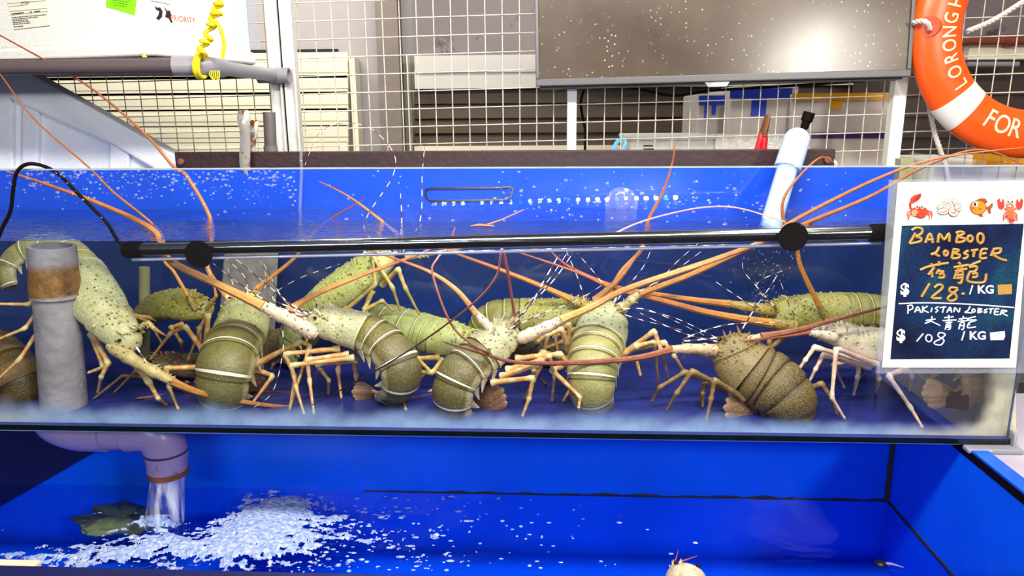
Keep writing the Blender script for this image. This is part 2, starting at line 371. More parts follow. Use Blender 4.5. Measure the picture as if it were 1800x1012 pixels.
m.hexa([TV(lx-.033, .000, -.004), TV(lx+.033, .000, -.004), TV(lx+.024, -.013, -.004), TV(lx-.024, -.013, -.004)], [TV(lx-.033, .000, .006), TV(lx+.033, .000, .006), TV(lx+.024, -.013, .006), TV(lx-.024, -.013, .006)])
lg = m.build('logo_plate', mat('silver_plate', (150, 152, 156), .3, .5), r, ang=0)
m = MB(); text_mb(m, 'PHILIPS', lambda x, y: TV(lx+x, -.0098+y, .0066), .0098, .0003); m.build('logo_lettering', M['white'], lg, ang=0)
# lamp over the walkway, mirrored in the screen
sp = P(1432, 112, .735); dv = (sp-CAM).normalized(); rv = dv-2*dv.dot(tyn)*tyn
lamp('walkway_floodlight', 'POINT', sp+rv*3.3, (0, 0, 1), 150, (1, .95, .84), .16)
lamp('crate_fill_light', 'AREA', (-1.1, -2.5, CZ+.55), (-.9, .6, CZ+.05), 24, (.94, .96, 1), 1.2, .15)  # added fill lamp, reaches the foam crate from below the box
# cable slung behind the mesh under the television
m = MB(); m.tube([V(q) for q in catmull([tuple(P(*a)) for a in ((1095, 152, .88), (1140, 160, .89), (1185, 168, .89), (1240, 160, .89), (1300, 156, .89), (1400, 150, .88), (1520, 142, .88))], 8)], .004, 8)
tag(m.build('television_cable', M['black']), 'thin black cable sagging behind the mesh below the television', 'cable')
m = MB(); m.tube([V(q) for q in catmull([tuple(P(*a)) for a in ((1026, 158, .9), (1021, 180, .9), (1024, 205, .9), (1029, 235, .9), (1027, 290, .9))], 8)], .004, 8)
tag(m.build('hanging_cable', M['black']), 'black cable hanging straight down beside the slim white post', 'cable')
# boxes behind the fence
bluet = mat('blue_tape', (22, 60, 190), .5, 0, .2, 30); yelt = mat('yellow_tape', (225, 160, 20), .5); purp = mat('purple_band', (52, 20, 92), .5); wbox = mat('off_white_foam_box', (205, 196, 190), .7, 0, .05, 20)
structure((lambda mb: (mb.box((.95, 1.35, P(1300, 330, 1.15).z-.03), (2.0, .9, .05)), mb.build('trim_4', M['wire'], ang=0))[1])(MB()))
def cbox(name, label, cat, u0, v0, u1, v1, Y, dep, mt, parts=(), vb=330):
    r = empty(name, P((u0+u1)/2, vb, Y), label, cat); m = MB(); pbox(m, u0, v0, u1, vb, Y, dep); m.build('body', mt, r, ang=0, bevel=.006)
    for nm, a, b, c, d, mm, th in parts: m = MB(); pbox(m, a, b, c, d, Y-th, th+.001); m.build(nm, mm, r, ang=0)
    return r
cbox('foam_box', 'foam box sealed with blue tape along its top, behind the mesh under the television', 'box', 1285, 152, 1391, 330, 1.15, .35, wbox,
     [('tape', 1284, 156, 1392, 172, bluet, .002), ('tape', 1322, 172, 1346, 204, bluet, .002)])
cbox('foam_box', 'greyish foam box with two short dark blue tape strips left of the blue taped box', 'box', 1229, 165, 1283, 330, 1.22, .3, mat('grey_foam_box', (176, 168, 165), .7),
     [('tape', 1229, 168, 1283, 184, bluet, .002), ('tape', 1239, 184, 1243, 208, bluet, .002), ('tape', 1252, 184, 1258, 202, bluet, .002)])
cbox('foam_box', 'wide white foam box with yellow tape and a purple stripe beside the white post', 'box', 1394, 165, 1569, 330, 1.12, .35, wbox,
     [('tape', 1393, 164, 1570, 176, yelt, .002), ('tape', 1460, 176, 1479, 192, yelt, .002), ('stripe', 1427, 233, 1566, 243, purp, .002)])
r = cbox('foam_tub', 'low pale grey lidded tub with faint print standing behind the slim beam end', 'tub', 1108, 240, 1255, 330, 1.0, .3, mat('pale_grey_tub', (200, 198, 192), .6))
m = MB(); pbox(m, 1104, 238, 1258, 246, .99, .32); m.build('lid', mat('pale_lid', (214, 212, 206), .5), r, bevel=.006)
m = MB()
for k, wd in enumerate((17, 18)): pbox(m, 1131, 255+k*6, 1131+wd, 257.4+k*6, .9988, .001)
m.build('print', M['ink'], r, ang=0)
cbox('wrapped_box', 'shiny film wrapped white box between the lidded tub and the pliers', 'box', 1259, 236, 1376, 330, .98, .1, mat('film_wrapped', (212, 208, 202), .18, 0, .08, 40, .6, 50))
cbox('foam_box', 'low white foam box with broad yellow tape at the far right below the orange ring', 'box', 1640, 281, 1840, 330, 1.0, .3, M['foam'], [('tape', 1712, 270, 1830, 292, yelt, .003)])
# pliers stuck behind the beam
r = empty('pliers', P(1338, 300, .60), 'rusty pliers with red handles standing upright behind the beam', 'pliers')
m = MB(); m.tube([P(1342, 236, .6), P(1346, 222, .6), P(1350, 205, .6), P(1351, 200, .6)], [.013, .013, .009, .004], 10, flat=.6); m.tube([P(1340, 240, .6), P(1345, 222, .605), P(1347, 202, .605)], [.013, .011, .004], 10, flat=.6)
m.build('jaws', mat('rusty_steel', (120, 72, 50), .7, .3, .3, 60), r)
for a, b in ((1345, 1341), (1338, 1328)):
    m = MB(); m.tube([P(a, 234, .6), P(a-1, 245, .6), P(b, 275, .6), P(b-2, 300, .6)], [.006, .0085, .0085, .007], 10); m.build('handle', mat('red_handle', (205, 30, 45), .35), r)
# raffia
m = MB()
for k in range(7):
    a = random.uniform(-3, 3); m.tube([V(q) for q in catmull([tuple(P(x, y, .546)) for x, y in ((1073+a, 275), (1082+a, 254), (1092+a*1.5, 244), (1100+a*.3, 248+a), (1096+a, 262), (1088, 272))], 6)], .0016, 5)
tag(m.build('raffia_string', mat('blue_raffia', (90, 165, 225), .5)), 'loop of light blue raffia string behind the beam', 'string')
# ------------------------------------------------------------------ pipe shelf and the big foam box, upper left
pz = P(360, 115, .35).z; pe = P(360, 115, .35); pp = P(495, 131, .82)
r = empty('pipe_shelf', (pp.x, pp.y, pz-.02), 'grey plastic pipe shelf frame carrying the white foam box with labels', 'shelf')
m = MB(); m.tube([V(q) for q in catmull([(pe.x-.06, pe.y, pz), (pe.x-.015, pe.y+.012, pz), (pe.x, pe.y+.06, pz), (pe.x, .80, pz)], 6)], .017, 16); m.build('pipe', M['pvc'], r)
m = MB(); m.tube([(pe.x-.95, pe.y, pz), (pe.x-.05, pe.y, pz)], .0168, 16, hint=V((0, 1, 0))); m.build('front_rail', mat('shade_tinted_pvc', (84, 72, 76), .5, 0, .1, 12), r)  # grey pipe under the box, its shade put into the darker colour
m = MB(); m.tube([V(q) for q in catmull([(pe.x-.07, pe.y, pz), (pe.x-.02, pe.y+.008, pz), (pe.x-.002, pe.y+.03, pz), (pe.x, pe.y+.09, pz)], 7)], .0215, 18); m.build('elbow', M['pvc'], r)
m = MB(); m.lathe((pe.x-.025, .775, pz), (1, 0, 0), [(-.02, .021), (.068, .021), (.068, .016), (.05, .016)], 18); m.build('tee', M['pvc'], r)
m = MB(); m.box((pe.x-.52, .60, pz+.012), (1.0, .5, .014)); m.build('shelf_board', mat('dark_shelf_board', (70, 58, 60), .7), r, ang=0)
c0 = P(270, 96, .36); dl = V((cos(radians(163)), sin(radians(163)), 0)); dr = V((cos(radians(73)), sin(radians(73)), 0)); dn = -dr   # front face looks along -dr
L1, L2 = .80, (PZ(450, 113, c0.z)-c0).length
c0.z = pz+.023
BX = lambda a, b, z: c0+dl*a+dr*b+V((0, 0, z))
r = empty('styrofoam_box', BX(L1/2, L2/2, 0), 'large white styrofoam box with labels and a green sticker on the pipe shelf', 'box')
def bbox(mb, a0, a1, b0, b1, z0, z1): mb.hexa([BX(a0, b0, z0), BX(a1, b0, z0), BX(a1, b1, z0), BX(a0, b1, z0)], [BX(a0, b0, z1), BX(a1, b0, z1), BX(a1, b1, z1), BX(a0, b1, z1)])
m = MB(); bbox(m, .008, L1, .008, L2-.008, .030, .42); m.build('body', M['foam'], r, bevel=.008)
m = MB(); bbox(m, 0, L1, 0, L2, 0, .032); m.build('rim', M['foam'], r, bevel=.008)
fp = BX(.008, .008, 0); rp = BX(.008, .008, 0)
def onplane(u, v, p, n): d = _ray(u, v); return CAM+d*((p-CAM).dot(n)/d.dot(n))
FN = -dr; RN = -dl
FR = lambda u, v, e=.0006: onplane(u, v, fp+FN*e, FN)
RI = lambda u, v, e=.0006: onplane(u, v, rp+RN*e, RN)
def sheet(fn, pts, m_, name, par, th=.0006):
    mb = MB(); a = [fn(u, v, .0003) for u, v in pts]; b = [fn(u, v, .0003+th) for u, v in pts]; mb.hexa(a, b) if len(pts) == 4 else (mb.prism(a, b[0]-a[0])); return mb.build(name, m_, par, ang=0)
lb = sheet(FR, [(10, -12), (80, -14), (88, 45), (25, 53)], M['paper'], 'address_label', r)
m = MB()
def fr_text(s, u, v, h, du, dv, bold=0, fn=FR, e=.0014):
    o = fn(u, v, e); x = (fn(u+du, v+dv, e)-o).normalized(); k = (fn(u, v-h, e)-o); n = k-x*k.dot(x); y = n.normalized(); text_mb(m, s, lambda a, b: o+x*a+y*b, n.length/.72, bold)
fr_text('CPT/SIN', 44, 7, 4.5, 10, -.9)
def rule(p0, p1, wd=.5, fn=FR, e=.0014):
    a = [fn(p0[0], p0[1]-wd/2, e), fn(p1[0], p1[1]-wd/2, e), fn(p1[0], p1[1]+wd/2, e), fn(p0[0], p0[1]+wd/2, e)]; m.face(*m.ring(a))
for a, b in (((13, 6.5), (80, 1)), ((15, 12), (50, 8)), ((17, 20.5), (83, 14.5)), ((19, 26.5), (84, 20)), ((24, 52), (88, 45))): rule(a, b, .55)
random.seed(8)
for k, (y, L) in enumerate(((31, 60), (34, 45), (37, 28), (40, 26), (43, 33), (47.5, 18))):
    x = 21+k*.6
    while x < 21+L:
        wd = random.uniform(1.5, 5); rule((x, y-(x-21)*.088), (x+wd, y-(x+wd-21)*.088), 1.5); x += wd+1
for x, wd in ((20, 22), (52, 4), (60, 11)): rule((x, 24.5-(x-20)*.1), (x+wd, 24.5-(x+wd-20)*.1), 1.6)
m.build('label_print', M['ink'], lb, ang=0)
gs = sheet(FR, [(187, -18), (242, -18), (237, 27), (186, 12)], mat('green_sticker', (140, 250, 20), .6, emit=None), 'green_sticker', r)
m = MB()
for k in range(4):
    x = 198+k*.3; y = 0+k*4.2-4
    while x < 198+30-k*2:
        wd = random.uniform(1.5, 5); rule((x, y+(x-198)*.13), (x+wd, y+(x+wd-198)*.13), 1.2); x += wd+1.2
m.build('sticker_print', mat('dark_green_ink', (40, 110, 20), .7), gs, ang=0)
pl = sheet(RI, [(268, -20), (335, -16), (342, 56), (275, 44)], M['paper'], 'priority_label', r)
m = MB(); o_ = None
fr_text('PRIORITY', 322.5, 39, 10.5, 10, 1.2, .00, RI); m.build('priority_lettering', mat('red_ink', (196, 30, 26), .7), pl, ang=0)
m = MB()
m.face(*m.ring([RI(u, v, .0014) for u, v in ((271, 8), (275, 13), (282, 13), (286, 20), (285, 30), (279, 36), (274, 32), (278, 27), (280, 20), (274, 17))]))
m.face(*m.ring([RI(u, v, .0014) for u, v in ((288, 10), (294, 19), (298, 18), (302, 27), (300, 31), (304, 38), (301, 41), (296, 32), (290, 30), (292, 22))]))
rule((265, 1), (298, 8), 1, RI); rule((285, 9), (291, 43), .6, RI); m.build('fish_print', M['ink'], pl, ang=0)
m = MB(); m.ball(FR(252, 82, .004)+V((0, 0, -.02)), (.006, .004, .012), 10, 8); m.build('glue_spot', mat('amber_stain', (240, 190, 90), .6), r)
cl = sheet(RI, [(418, -15), (446, -15), (459, 88), (408, 80)], M['clear'], 'plastic_film', r, .001)
# yellow rope tied round the elbow
m = MB(); m.cur = lin((240, 215, 20)); pts = []
A = P(388, -30, .33); B_ = P(384, 8, .325); C_ = P(355, 88, .315)
path = catmull([tuple(A), tuple(B_), tuple(P(374, 40, .32)), tuple(C_)], 40); n_ = len(path)
hp = []
for i, q in enumerate(path):
    f = i/n_; rr = .0068*sstep(.25, .35, f); a = f*2*pi*11
    hp.append(V(q)+V((cos(a)*rr*1.4, sin(a)*rr, cos(a*.5)*rr*.7)))
m.tube(hp, .0046, 7)
lo = [pe+V((-.012, 0, 0))+V((sin(a)*.004+.004*k, cos(a)*.026, sin(a)*.026)) for k in range(3) for a in [2*pi*j/14 for j in range(14)]]
m.tube([V(C_)]+lo, .0046, 7)
m.tube([V(q) for q in catmull([tuple(P(378, 38, .315)), tuple(P(388, 52, .315)), tuple(P(394, 78, .32)), tuple(P(391, 102, .325))], 6)], .0042, 7)
for k in range(6): m.tube([P(370+k*3, 124, .33), P(368+k*3.6, 131, .325), P(372+k*2.5, 138+(k % 3)*2, .325)], .0012, 5)
tag(m.build('yellow_rope', M['rope']), 'bright yellow knotted rope tied round the grey pipe elbow', 'rope')
# big foam slab leaning behind the tank at left
r = empty('foam_crate', P(60, 420, .6), 'big bluish white foam crate leaning behind the tank at far left', 'crate')
def poly(mb, pts, Y, th): mb.prism([P(u, v, Y) for u, v in pts], (0, th, 0))
m = MB(); poly(m, [(-150, 118), (30, 120), (345, 300), (345, 420), (-150, 420)], .60, .02); m.build('panel', M['foamblue'], r, ang=0, bevel=.004)
m = MB(); poly(m, [(-150, 113), (24, 113), (352, 297), (352, 345), (200, 256), (78, 202), (40, 185), (-80, 124), (-150, 124)], .575, .05); m.build('rim', M['foamblue'], r, ang=0, bevel=.006)
for pts in ([(-60, 124), (6, 150), (22, 186), (22, 420), (-60, 420)], [(38, 170), (68, 190), (62, 420), (36, 420)], [(192, 250), (226, 268), (228, 420), (190, 420)]):
    m = MB(); poly(m, pts, .585, .1); m.build('rib', M['foamblue'], r, ang=0, bevel=.005)
# ------------------------------------------------------------------ glass tank
ZB = P(900, 768, 0).z; ZR = P(900, 296, 0).z; XR = P(1787, 700, 0).x; XL = -1.5; TD = .5; TG = .012; ZP = P(900, 296, TD).z
ZW = P(100, 425, 0).z; ZF = ZB+.011
r = empty('glass_tank', ((XL+XR)/2, TD/2, ZB), 'long clear glass lobster tank with blue back panel and mouldy lower edge', 'tank')
def tb(x0, x1, y0, y1, z0, z1, name, mt, par=r, **k):
    m = MB(); m.box(((x0+x1)/2, (y0+y1)/2, (z0+z1)/2), (x1-x0, y1-y0, z1-z0)); return m.build(name, mt, par, ang=0, **k)
fpn = tb(XL, XR, 0, TG, ZB+.011, ZR, 'front_pane', M['glass'])
tb(XL, XR, 0, TG, ZR, ZR+.0022, 'rim_edge', mat('pale_glass_edge', (150, 165, 170), .2), fpn)
tb(XL, XR+.001, -.0005, TD, ZB, ZF, 'bottom_pane', mat('navy_tank_floor', (40, 46, 116), .3, 0, .3, 9, .1, 30, stain=(90, 80, 90), stain_at=.66, stain_scale=22, spec=.5))
tb(XL, XR, -.0012, .0, ZB+.0003, ZF-.0003, 'bottom_edge', M['glass_edge'])
tb(XR-TG, XR, TG, TD, ZF, ZR, 'side_pane', M['glass'])
tb(XR+.001, XR+.004, TG, TD, ZF, ZW+.02, 'side_film', M['bluedark'])
m = MB(); m.hexa([(XL, TD-.021, ZF), (XR, TD-.021, ZF), (XR, TD-.0075, ZP), (XL, TD-.0075, ZP)], [(XL, TD-.015, ZF), (XR, TD-.015, ZF), (XR, TD-.0015, ZP), (XL, TD-.0015, ZP)]); m.build('back_pane', M['glass'], r, ang=0)
tb(XL, XR, TD, TD+.012, ZW-.03, ZP, 'back_panel', M['blue'])
tb(XL, XR, TD-.001, TD+.011, ZF, ZW-.03, 'lower_back_panel', M['bluedark'])  # back panel below the waterline, set in a darker blue
tb(XR-TG-.03, XR-TG, TD-.03, TD-.001, ZF, ZW+.12, 'corner_seal', mat('greenish_silicone', (150, 150, 110), .4, 0, .2, 30))
m = MB(); m.box((XR-.035, -.010, ZB-.006), (.10, .024, .010)); m.box((XR+.004, .0, ZB+.012), (.006, .02, .03)); m.build('corner_bracket', mat('clear_grey_bracket', (140, 140, 150), .15, 0, .1), r, bevel=.003)
# slot outline cut in the back panel
m = MB(); sl = [P(u, v, TD-.004) for u, v in ((748, 333), (760, 331), (880, 330), (897, 328), (902, 332), (899, 345), (890, 351), (840, 352), (756, 353), (748, 346))]
m.tube(sl+[sl[0]], .0022, 6, cols=[lin((40, 34, 36)) if i < 2 or i > 7 else lin((125, 110, 90)) for i in range(11)]); m.build('overflow_slot', M['vc'], r)
# mineral film on the inside of the front pane
q = NT('mineral_film'); a = q.n('ShaderNodeAttribute', _attribute_name='col'); b = q.n('ShaderNodeAttribute', _attribute_name='pat'); s_ = q.n('ShaderNodeSeparateColor'); q.l(b.outputs['Color'], s_.inputs[0])
d = q.n('ShaderNodeBsdfDiffuse'); q.l(a.outputs['Color'], d.inputs[0]); t = q.n('ShaderNodeBsdfTransparent'); tr = q.n('ShaderNodeBsdfTranslucent'); q.l(a.outputs['Color'], tr.inputs[0])
mm = q.n('ShaderNodeMixShader'); mm.inputs[0].default_value = .35; q.l(d.outputs[0], mm.inputs[1]); q.l(tr.outputs[0], mm.inputs[2])
nz = q.ramp(q.noise(20, 5), [(.3, .65), (.7, 1.2)]); mx = q.n('ShaderNodeMixShader'); q.l(q.math('MINIMUM', q.math('MULTIPLY', s_.outputs[0], nz), 1.), mx.inputs[0]); q.l(t.outputs[0], mx.inputs[1]); q.l(mm.outputs[0], mx.inputs[2]); q.l(mx.outputs[0], q.out.inputs[0])
m = MB(); prev = None; vb = lambda u: 756.5+u*.0146
for i in range(0, 181):
    u = -30+i*10.1; R = []
    for j in range(15):
        h = j*4.6
        nn = noise.noise(V((u*.012, h*.02, 1.7)))*14+noise.noise(V((u*.05, h*.05, 5)))*5
        top = 54+nn-10*sstep(1150, 1500, u)+14*sstep(100, 0, u)
        op = 1.0*(1-sstep(.35*top, top, h))
        c = mix3(lin((176, 206, 255)), lin((222, 220, 204)), sstep(1500, 1700, u)+sstep(120, -10, u)*.5)
        R.append(m.add(P(u, vb(u)-h, TG+.0012), c, (op, 0, 0)))
    if prev:
        for j in range(14): m.face(prev[j], R[j], R[j+1], prev[j+1])
    prev = R
m.build('mineral_film', q.m, fpn)
m = MB(); prev = None
for i in range(22):
    u = 1630+i*7.6; R = []
    for j in range(34):
        v = vb(u)-.5-j*5; e = 1790-u; hh = vb(u)-v
        dd = e-46-80*math.exp(-hh/24)+noise.noise(V((u*.03, v*.03, 9)))*9
        op = .98*(1-sstep(-10, 14, dd))
        c = mix3(lin((238, 230, 198)), lin((168, 152, 100)), clamp(noise.noise(V((u*.06, v*.02, 2)))*2-.3))
        R.append(m.add(P(min(u, 1786), v, TG+.0018), c, (op, 0, 0)))
    if prev:
        for j in range(33): m.face(prev[j], R[j], R[j+1], prev[j+1])
    prev = R
m.build('corner_scale', q.m, fpn)
# water in the tank
m = MB(); prev = None
for i in range(121):
    x = XL+.001+(XR-TG-XL-.002)*i/120; R = []
    for j in range(13):
        y = TG+.0005+(TD-TG-.0022)*j/12; R.append(m.add((x, y, ZW+noise.noise(V((x*9, y*16, 0)))*.0022)))
    if prev:
        for j in range(12): m.face(prev[j], R[j], R[j+1], prev[j+1])
    prev = R
tag(m.build('tank_water', M['water']), 'rippled water surface inside the glass lobster tank', 'water', kind='stuff')
# dark beam behind the panel
m = MB(); a = P(305, 268, .515); b = P(1470, 264, .515); m.box(((a.x+b.x)/2, .53, (a.z+b.z)/2-.026), (b.x-a.x, .024, .055))
r = tag(m.build('wooden_beam', M['wood'], ang=0, bevel=.002), 'long dark brown weathered beam along the back of the tank', 'beam')
for u, v in ((318, 284), (1455, 281)):
    m = MB(); c = P(u, v, .512); m.lathe(c, (0, -1, 0), [(-.004, .008), (.003, .008), (.004, .006)], 12); m.build('bolt', mat('rusty_bolt', (120, 70, 55), .7), r)
m = MB(); m.hexa([P(1466, 297, .515), P(1473, 297, .515), P(1471, 284, .515), P(1466, 280, .515)], [P(1466, 297, .53), P(1473, 297, .53), P(1471, 284, .53), P(1466, 280, .53)]); tag(m.build('foam_wedge', M['foam']), 'small white wedge at the right end of the dark beam', 'wedge')
# ------------------------------------------------------------------ spiny lobsters
def px3(pts, default=None):
    return [P(q[0], q[1], q[2] if len(q) > 2 else default) for q in pts]
def floorY(u, v):
    q = PZ(u, v, ZF+.004); return clamp(q.y, .02, .46)
PAL = {
 'olive': dict(car=(170, 166, 104), side=(200, 188, 140), tail=((120, 108, 40), (98, 98, 72)), band=(232, 222, 200), leg=(196, 132, 66), joint=(206, 182, 122), ant=(218, 176, 128), flag=((208, 140, 66), (140, 68, 40)), pat=(.9, .8, 0)),
 'pale': dict(car=(172, 170, 124), side=(200, 192, 152), tail=((156, 148, 88), (134, 126, 76)), band=(232, 224, 196), leg=(204, 142, 78), joint=(212, 192, 136), ant=(178, 158, 98), flag=((182, 122, 54), (148, 84, 46)), pat=(.9, .8, 0)),
 'yellow': dict(car=(176, 176, 98), side=(186, 182, 116), tail=((156, 158, 84), (130, 136, 74)), band=(214, 208, 150), leg=(196, 152, 76), joint=(198, 184, 108), ant=(176, 160, 92), flag=((200, 144, 66), (160, 88, 46)), pat=(.8, .7, 0)),
 'moss': dict(car=(138, 130, 50), side=(150, 142, 68), tail=((120, 112, 40), (104, 98, 42)), band=(196, 182, 112), leg=(170, 116, 52), joint=(176, 150, 78), ant=(164, 136, 60), flag=((198, 130, 46), (158, 80, 32)), pat=(1, .6, 0)),
 'grey': dict(car=(160, 156, 116), side=(198, 184, 148), tail=((114, 102, 46), (84, 76, 52)), band=(236, 226, 208), leg=(204, 140, 74), joint=(214, 192, 140), ant=(226, 200, 174), flag=((218, 156, 86), (176, 96, 46)), pat=(.8, .9, 0)),
 'brown': dict(car=(124, 104, 62), side=(132, 108, 68), tail=((102, 82, 40), (82, 64, 30)), band=(66, 50, 24), leg=(120, 88, 46), joint=(146, 112, 62), ant=(196, 168, 134), flag=((150, 86, 56), (116, 54, 38)), pat=(.2, .2, 1.), subtle=True),
 'dark': dict(car=(92, 70, 32), side=(104, 80, 42), tail=((92, 70, 28), (74, 54, 24)), band=(120, 90, 46), leg=(132, 88, 44), joint=(150, 116, 64), ant=(120, 78, 46), flag=((120, 62, 36), (88, 40, 26)), pat=(.3, .5, .6), subtle=True),
 'white': dict(car=(204, 192, 162), side=(232, 216, 200), tail=((190, 178, 138), (150, 140, 96)), band=(236, 226, 204), leg=(226, 178, 150), joint=(238, 214, 192), ant=(228, 214, 194), flag=((172, 98, 66), (140, 70, 50)), pat=(.4, .5, 0)),
}
def lobster(label, pal, spine, ncar, up, legs=(), ants=(), anuls=(), fan=None, group=None, eyes=True, hf=.86, horns=True, seed=1, nseg=6, cat='lobster', spikes=True):
    rnd = random.Random(seed); pl = PAL[pal]
    K = {k: (lin(v) if k in ('car', 'side', 'band', 'leg', 'joint', 'ant') else v) for k, v in pl.items()}
    t0, t1 = lin(pl['tail'][0]), lin(pl['tail'][1]); pat = pl['pat']; sub = pl.get('subtle')
    ctrl = [(*P(u, v, Y), w_*SC(Y)) for u, v, Y, w_ in spine]
    per = 14; cv = catmull(ctrl, per)
    arc = [0.]
    for a, b in zip(cv, cv[1:]): arc.append(arc[-1]+(V(b[:3])-V(a[:3])).length)
    S = arc[-1]; sc_ = arc[ncar*per]
    def at(s):
        s = clamp(s, 0, S); i = 0
        lo, hi = 0, len(arc)-2
        while lo < hi:
            md = (lo+hi+1)//2
            if arc[md] <= s: lo = md
            else: hi = md-1
        i = lo; t = (s-arc[i])/max(1e-9, arc[i+1]-arc[i]); q = [cv[i][j]*(1-t)+cv[i+1][j]*t for j in range(4)]
        return V(q[:3]), q[3]
    # ring stations
    st = []
    for k in range(19): f = k/18; st.append((sc_*f, 'c', f, 0))
    segs = nseg; wts = [.75, .85, 1.1, 1.15, 1.1, 1.05]; cw = [sum(wts[:i])/sum(wts) for i in range(7)]
    SB = lambda x: sc_+(S-sc_)*(cw[min(5, int(x))]+(cw[min(5, int(x))+1]-cw[min(5, int(x))])*(x-min(5, int(x))))
    for g in range(segs):
        for f in (0., .04, .2, .4, .6, .77, .81, .82, .875, .89, .95, 1.): st.append((SB(g+f*.999), 'a', f, g))
    m = MB(); N = 32; prev = None; nn = V(up).normalized(); frames = []
    tprev = None
    for s, kind, f, g in st:
        c, wv = at(s); a_, _ = at(s-.004); b_, _ = at(s+.004); t = (b_-a_)
        if t.length < 1e-7: t = tprev
        t.normalize(); tprev = t
        nn = (nn-t*nn.dot(t)).normalized(); bb = t.cross(nn); frames.append((s, c, t, nn.copy(), bb, wv, kind, f))
        R = []
        for k in range(N):
            th = 2*pi*k/N; x, y = sin(th), cos(th); lat = abs(x)
            ww = wv; off = V((0, 0, 0))
            if kind == 'c':
                ww *= 1-.07*math.exp(-((f-.46)/.035)**2)+.03*math.exp(-((f-.40)/.04)**2)
                if f > .93: ww *= 1.03
                if f < .001: ww *= .6
                y2 = y if y > 0 else y*.72
                px_, py_ = x*(1+.05*(1-abs(y))), y2
                if y > 0: py_ += .05*max(0, 1-lat*3)            # low keel
                top = clamp((y+.25)*1.4)
                col = mix3(K['side'], K['car'], top)
                if .44 < f < .49: col = mix3(col, K['side'], .55)
                if f > .95: col = mix3(col, K['side'], .7)
                col = mix3(col, mix3(K['car'], K['joint'], .6), sstep(.22, .0, f)*.5)
                pt = (pat[0]*top, pat[1]*(1 if f > .1 else .5), pat[2])
            else:
                ww *= .915+.10*sstep(0, .3, f)-.03*sstep(.9, 1., f)
                y2 = y if y > -.1 else -.1+(y+.1)*.38
                px_, py_ = x, y2
                col = mix3(t0, t1, (g+f)/segs)  # rearward tail gradient: own pattern, with some illumination worked into the colour
                edge = sstep(.80, .97, lat) if y < .3 else 0
                if not sub:
                    if .815 < f < .88: col = K['band']
                    elif f in (.81, .89): col = mix3(col, (.02, .016, .01), .62)
                else:
                    if .75 < f < .96: col = mix3(col, K['band'], .65)
                    if f in (.04,): col = mix3(col, (.01, .008, .005), .5)
                col = mix3(col, K['side'] if not sub else K['joint'], edge*.55)
                pt = (0, pat[1]*.25, pat[2]*(1 if f > .15 else 0))
                if y < -.2: col = mix3(col, K['side'], .5)
            p = c+bb*(ww*px_)+nn*(ww*hf*py_)
            R.append(m.add(p, col, pt))
        if prev: m.bridge(prev, R)
        else: m.cap(R, True)
        prev = R
    m.cap(prev)
    fr = lambda s: min(frames, key=lambda q: abs(q[0]-s))
    # pleura spikes with pale tips
    if spikes:
        for g in range(segs-1):
            s, c, t, n_, b_, wv, *_ = fr(SB(g+.80))
            for sd in (-1, 1):
                o = c+b_*sd*wv*.93-n_*wv*.12; tip = o-n_*wv*.42+t*wv*.34+b_*sd*wv*.10
                m.tube([o-t*wv*.05, o*.55+tip*.45, tip], [wv*.17, wv*.11, .0006], 7, cols=[mix3(t0, K['side'], .4), mix3(t0, K['side'], .7), K['band'] if not sub else K['joint']], flat=.5, hint=b_)
    # tubercles and spines on the carapace
    for k in range(100 if spikes else 0):
        f = rnd.uniform(.06, .95); s, c, t, n_, b_, wv, *_ = fr(sc_*f); th = rnd.gauss(0, .75)
        if abs(th) > 1.5: continue
        d = b_*sin(th)+n_*cos(th)*hf; o = c+d*wv*.97; L = rnd.uniform(.002, .0062)*(1.5 if f < .4 else .8); r_ = L*.62
        m.pat = (0, 0, 0); e = mix3(K['car'], K['side'], rnd.uniform(.2, .8)); tip = mix3(e, lin((226, 190, 120)), .5)
        m.tube([o-d.normalized()*.002, o+d.normalized()*L*.4-t*L*.2, o+d.normalized()*L-t*L*.8], [r_, r_*.7, .0003], 5, cols=[mix3(K['car'], e, .5), e, tip], caps=False)
    s, c, t, n_, b_, wv, *_ = fr(sc_*.14); hd = -t
    if horns:
        for sd in (-1, 1):
            o = c+b_*sd*wv*.36+n_*wv*.60; L = clamp(wv*.75, .008, .024)
            m.tube([V(q) for q in catmull([tuple(o-hd*L*.4), tuple(o+hd*L*.35+n_*L*.45), tuple(o+hd*L*1.0+n_*L*.7)], 4)], [.0040, .0038, .0036, .0033, .0029, .0024, .0018, .0011, .0004], 7, cols=[K['car']]*3+[K['side']]*4+[lin((120, 80, 50))]*2)
        for sd in (-1, 1):
            for q in range(3):
                o = c+t*wv*.35*q+b_*sd*wv*(.5+.12*q)+n_*wv*.5; m.tube([o, o+hd*.008+n_*.006], [.0024, .0004], 6, cols=[K['side'], lin((200, 150, 90))])
    # walking legs
    for lg in legs:
        pts = [list(q) for q in lg]; air = False
        if isinstance(lg, tuple) and len(lg) and lg[0] == 'air': pts = [list(q) for q in lg[1:]]; air = True
        if len(pts[0]) < 3:
            best = min(spine[:ncar+1], key=lambda q: (q[0]-pts[0][0])**2+(q[1]-pts[0][1])**2); pts[0].append(max(.02, best[2]-.01))
        if len(pts[-1]) < 3: pts[-1].append(floorY(*pts[-1]) if not air else pts[0][2]-.02)
        for i in range(1, len(pts)-1):
            if len(pts[i]) < 3: t = i/(len(pts)-1); pts[i].append(max(.022, pts[0][2]*(1-t)+pts[-1][2]*t-.012*sin(pi*t)))
        W_ = [P(*q) for q in pts]; np_, rad, cols = [], [], []; nsg = len(W_)-1
        base = .0066*clamp(max(q[3]*SC(q[2]) for q in spine)/.045, .6, 1.15)
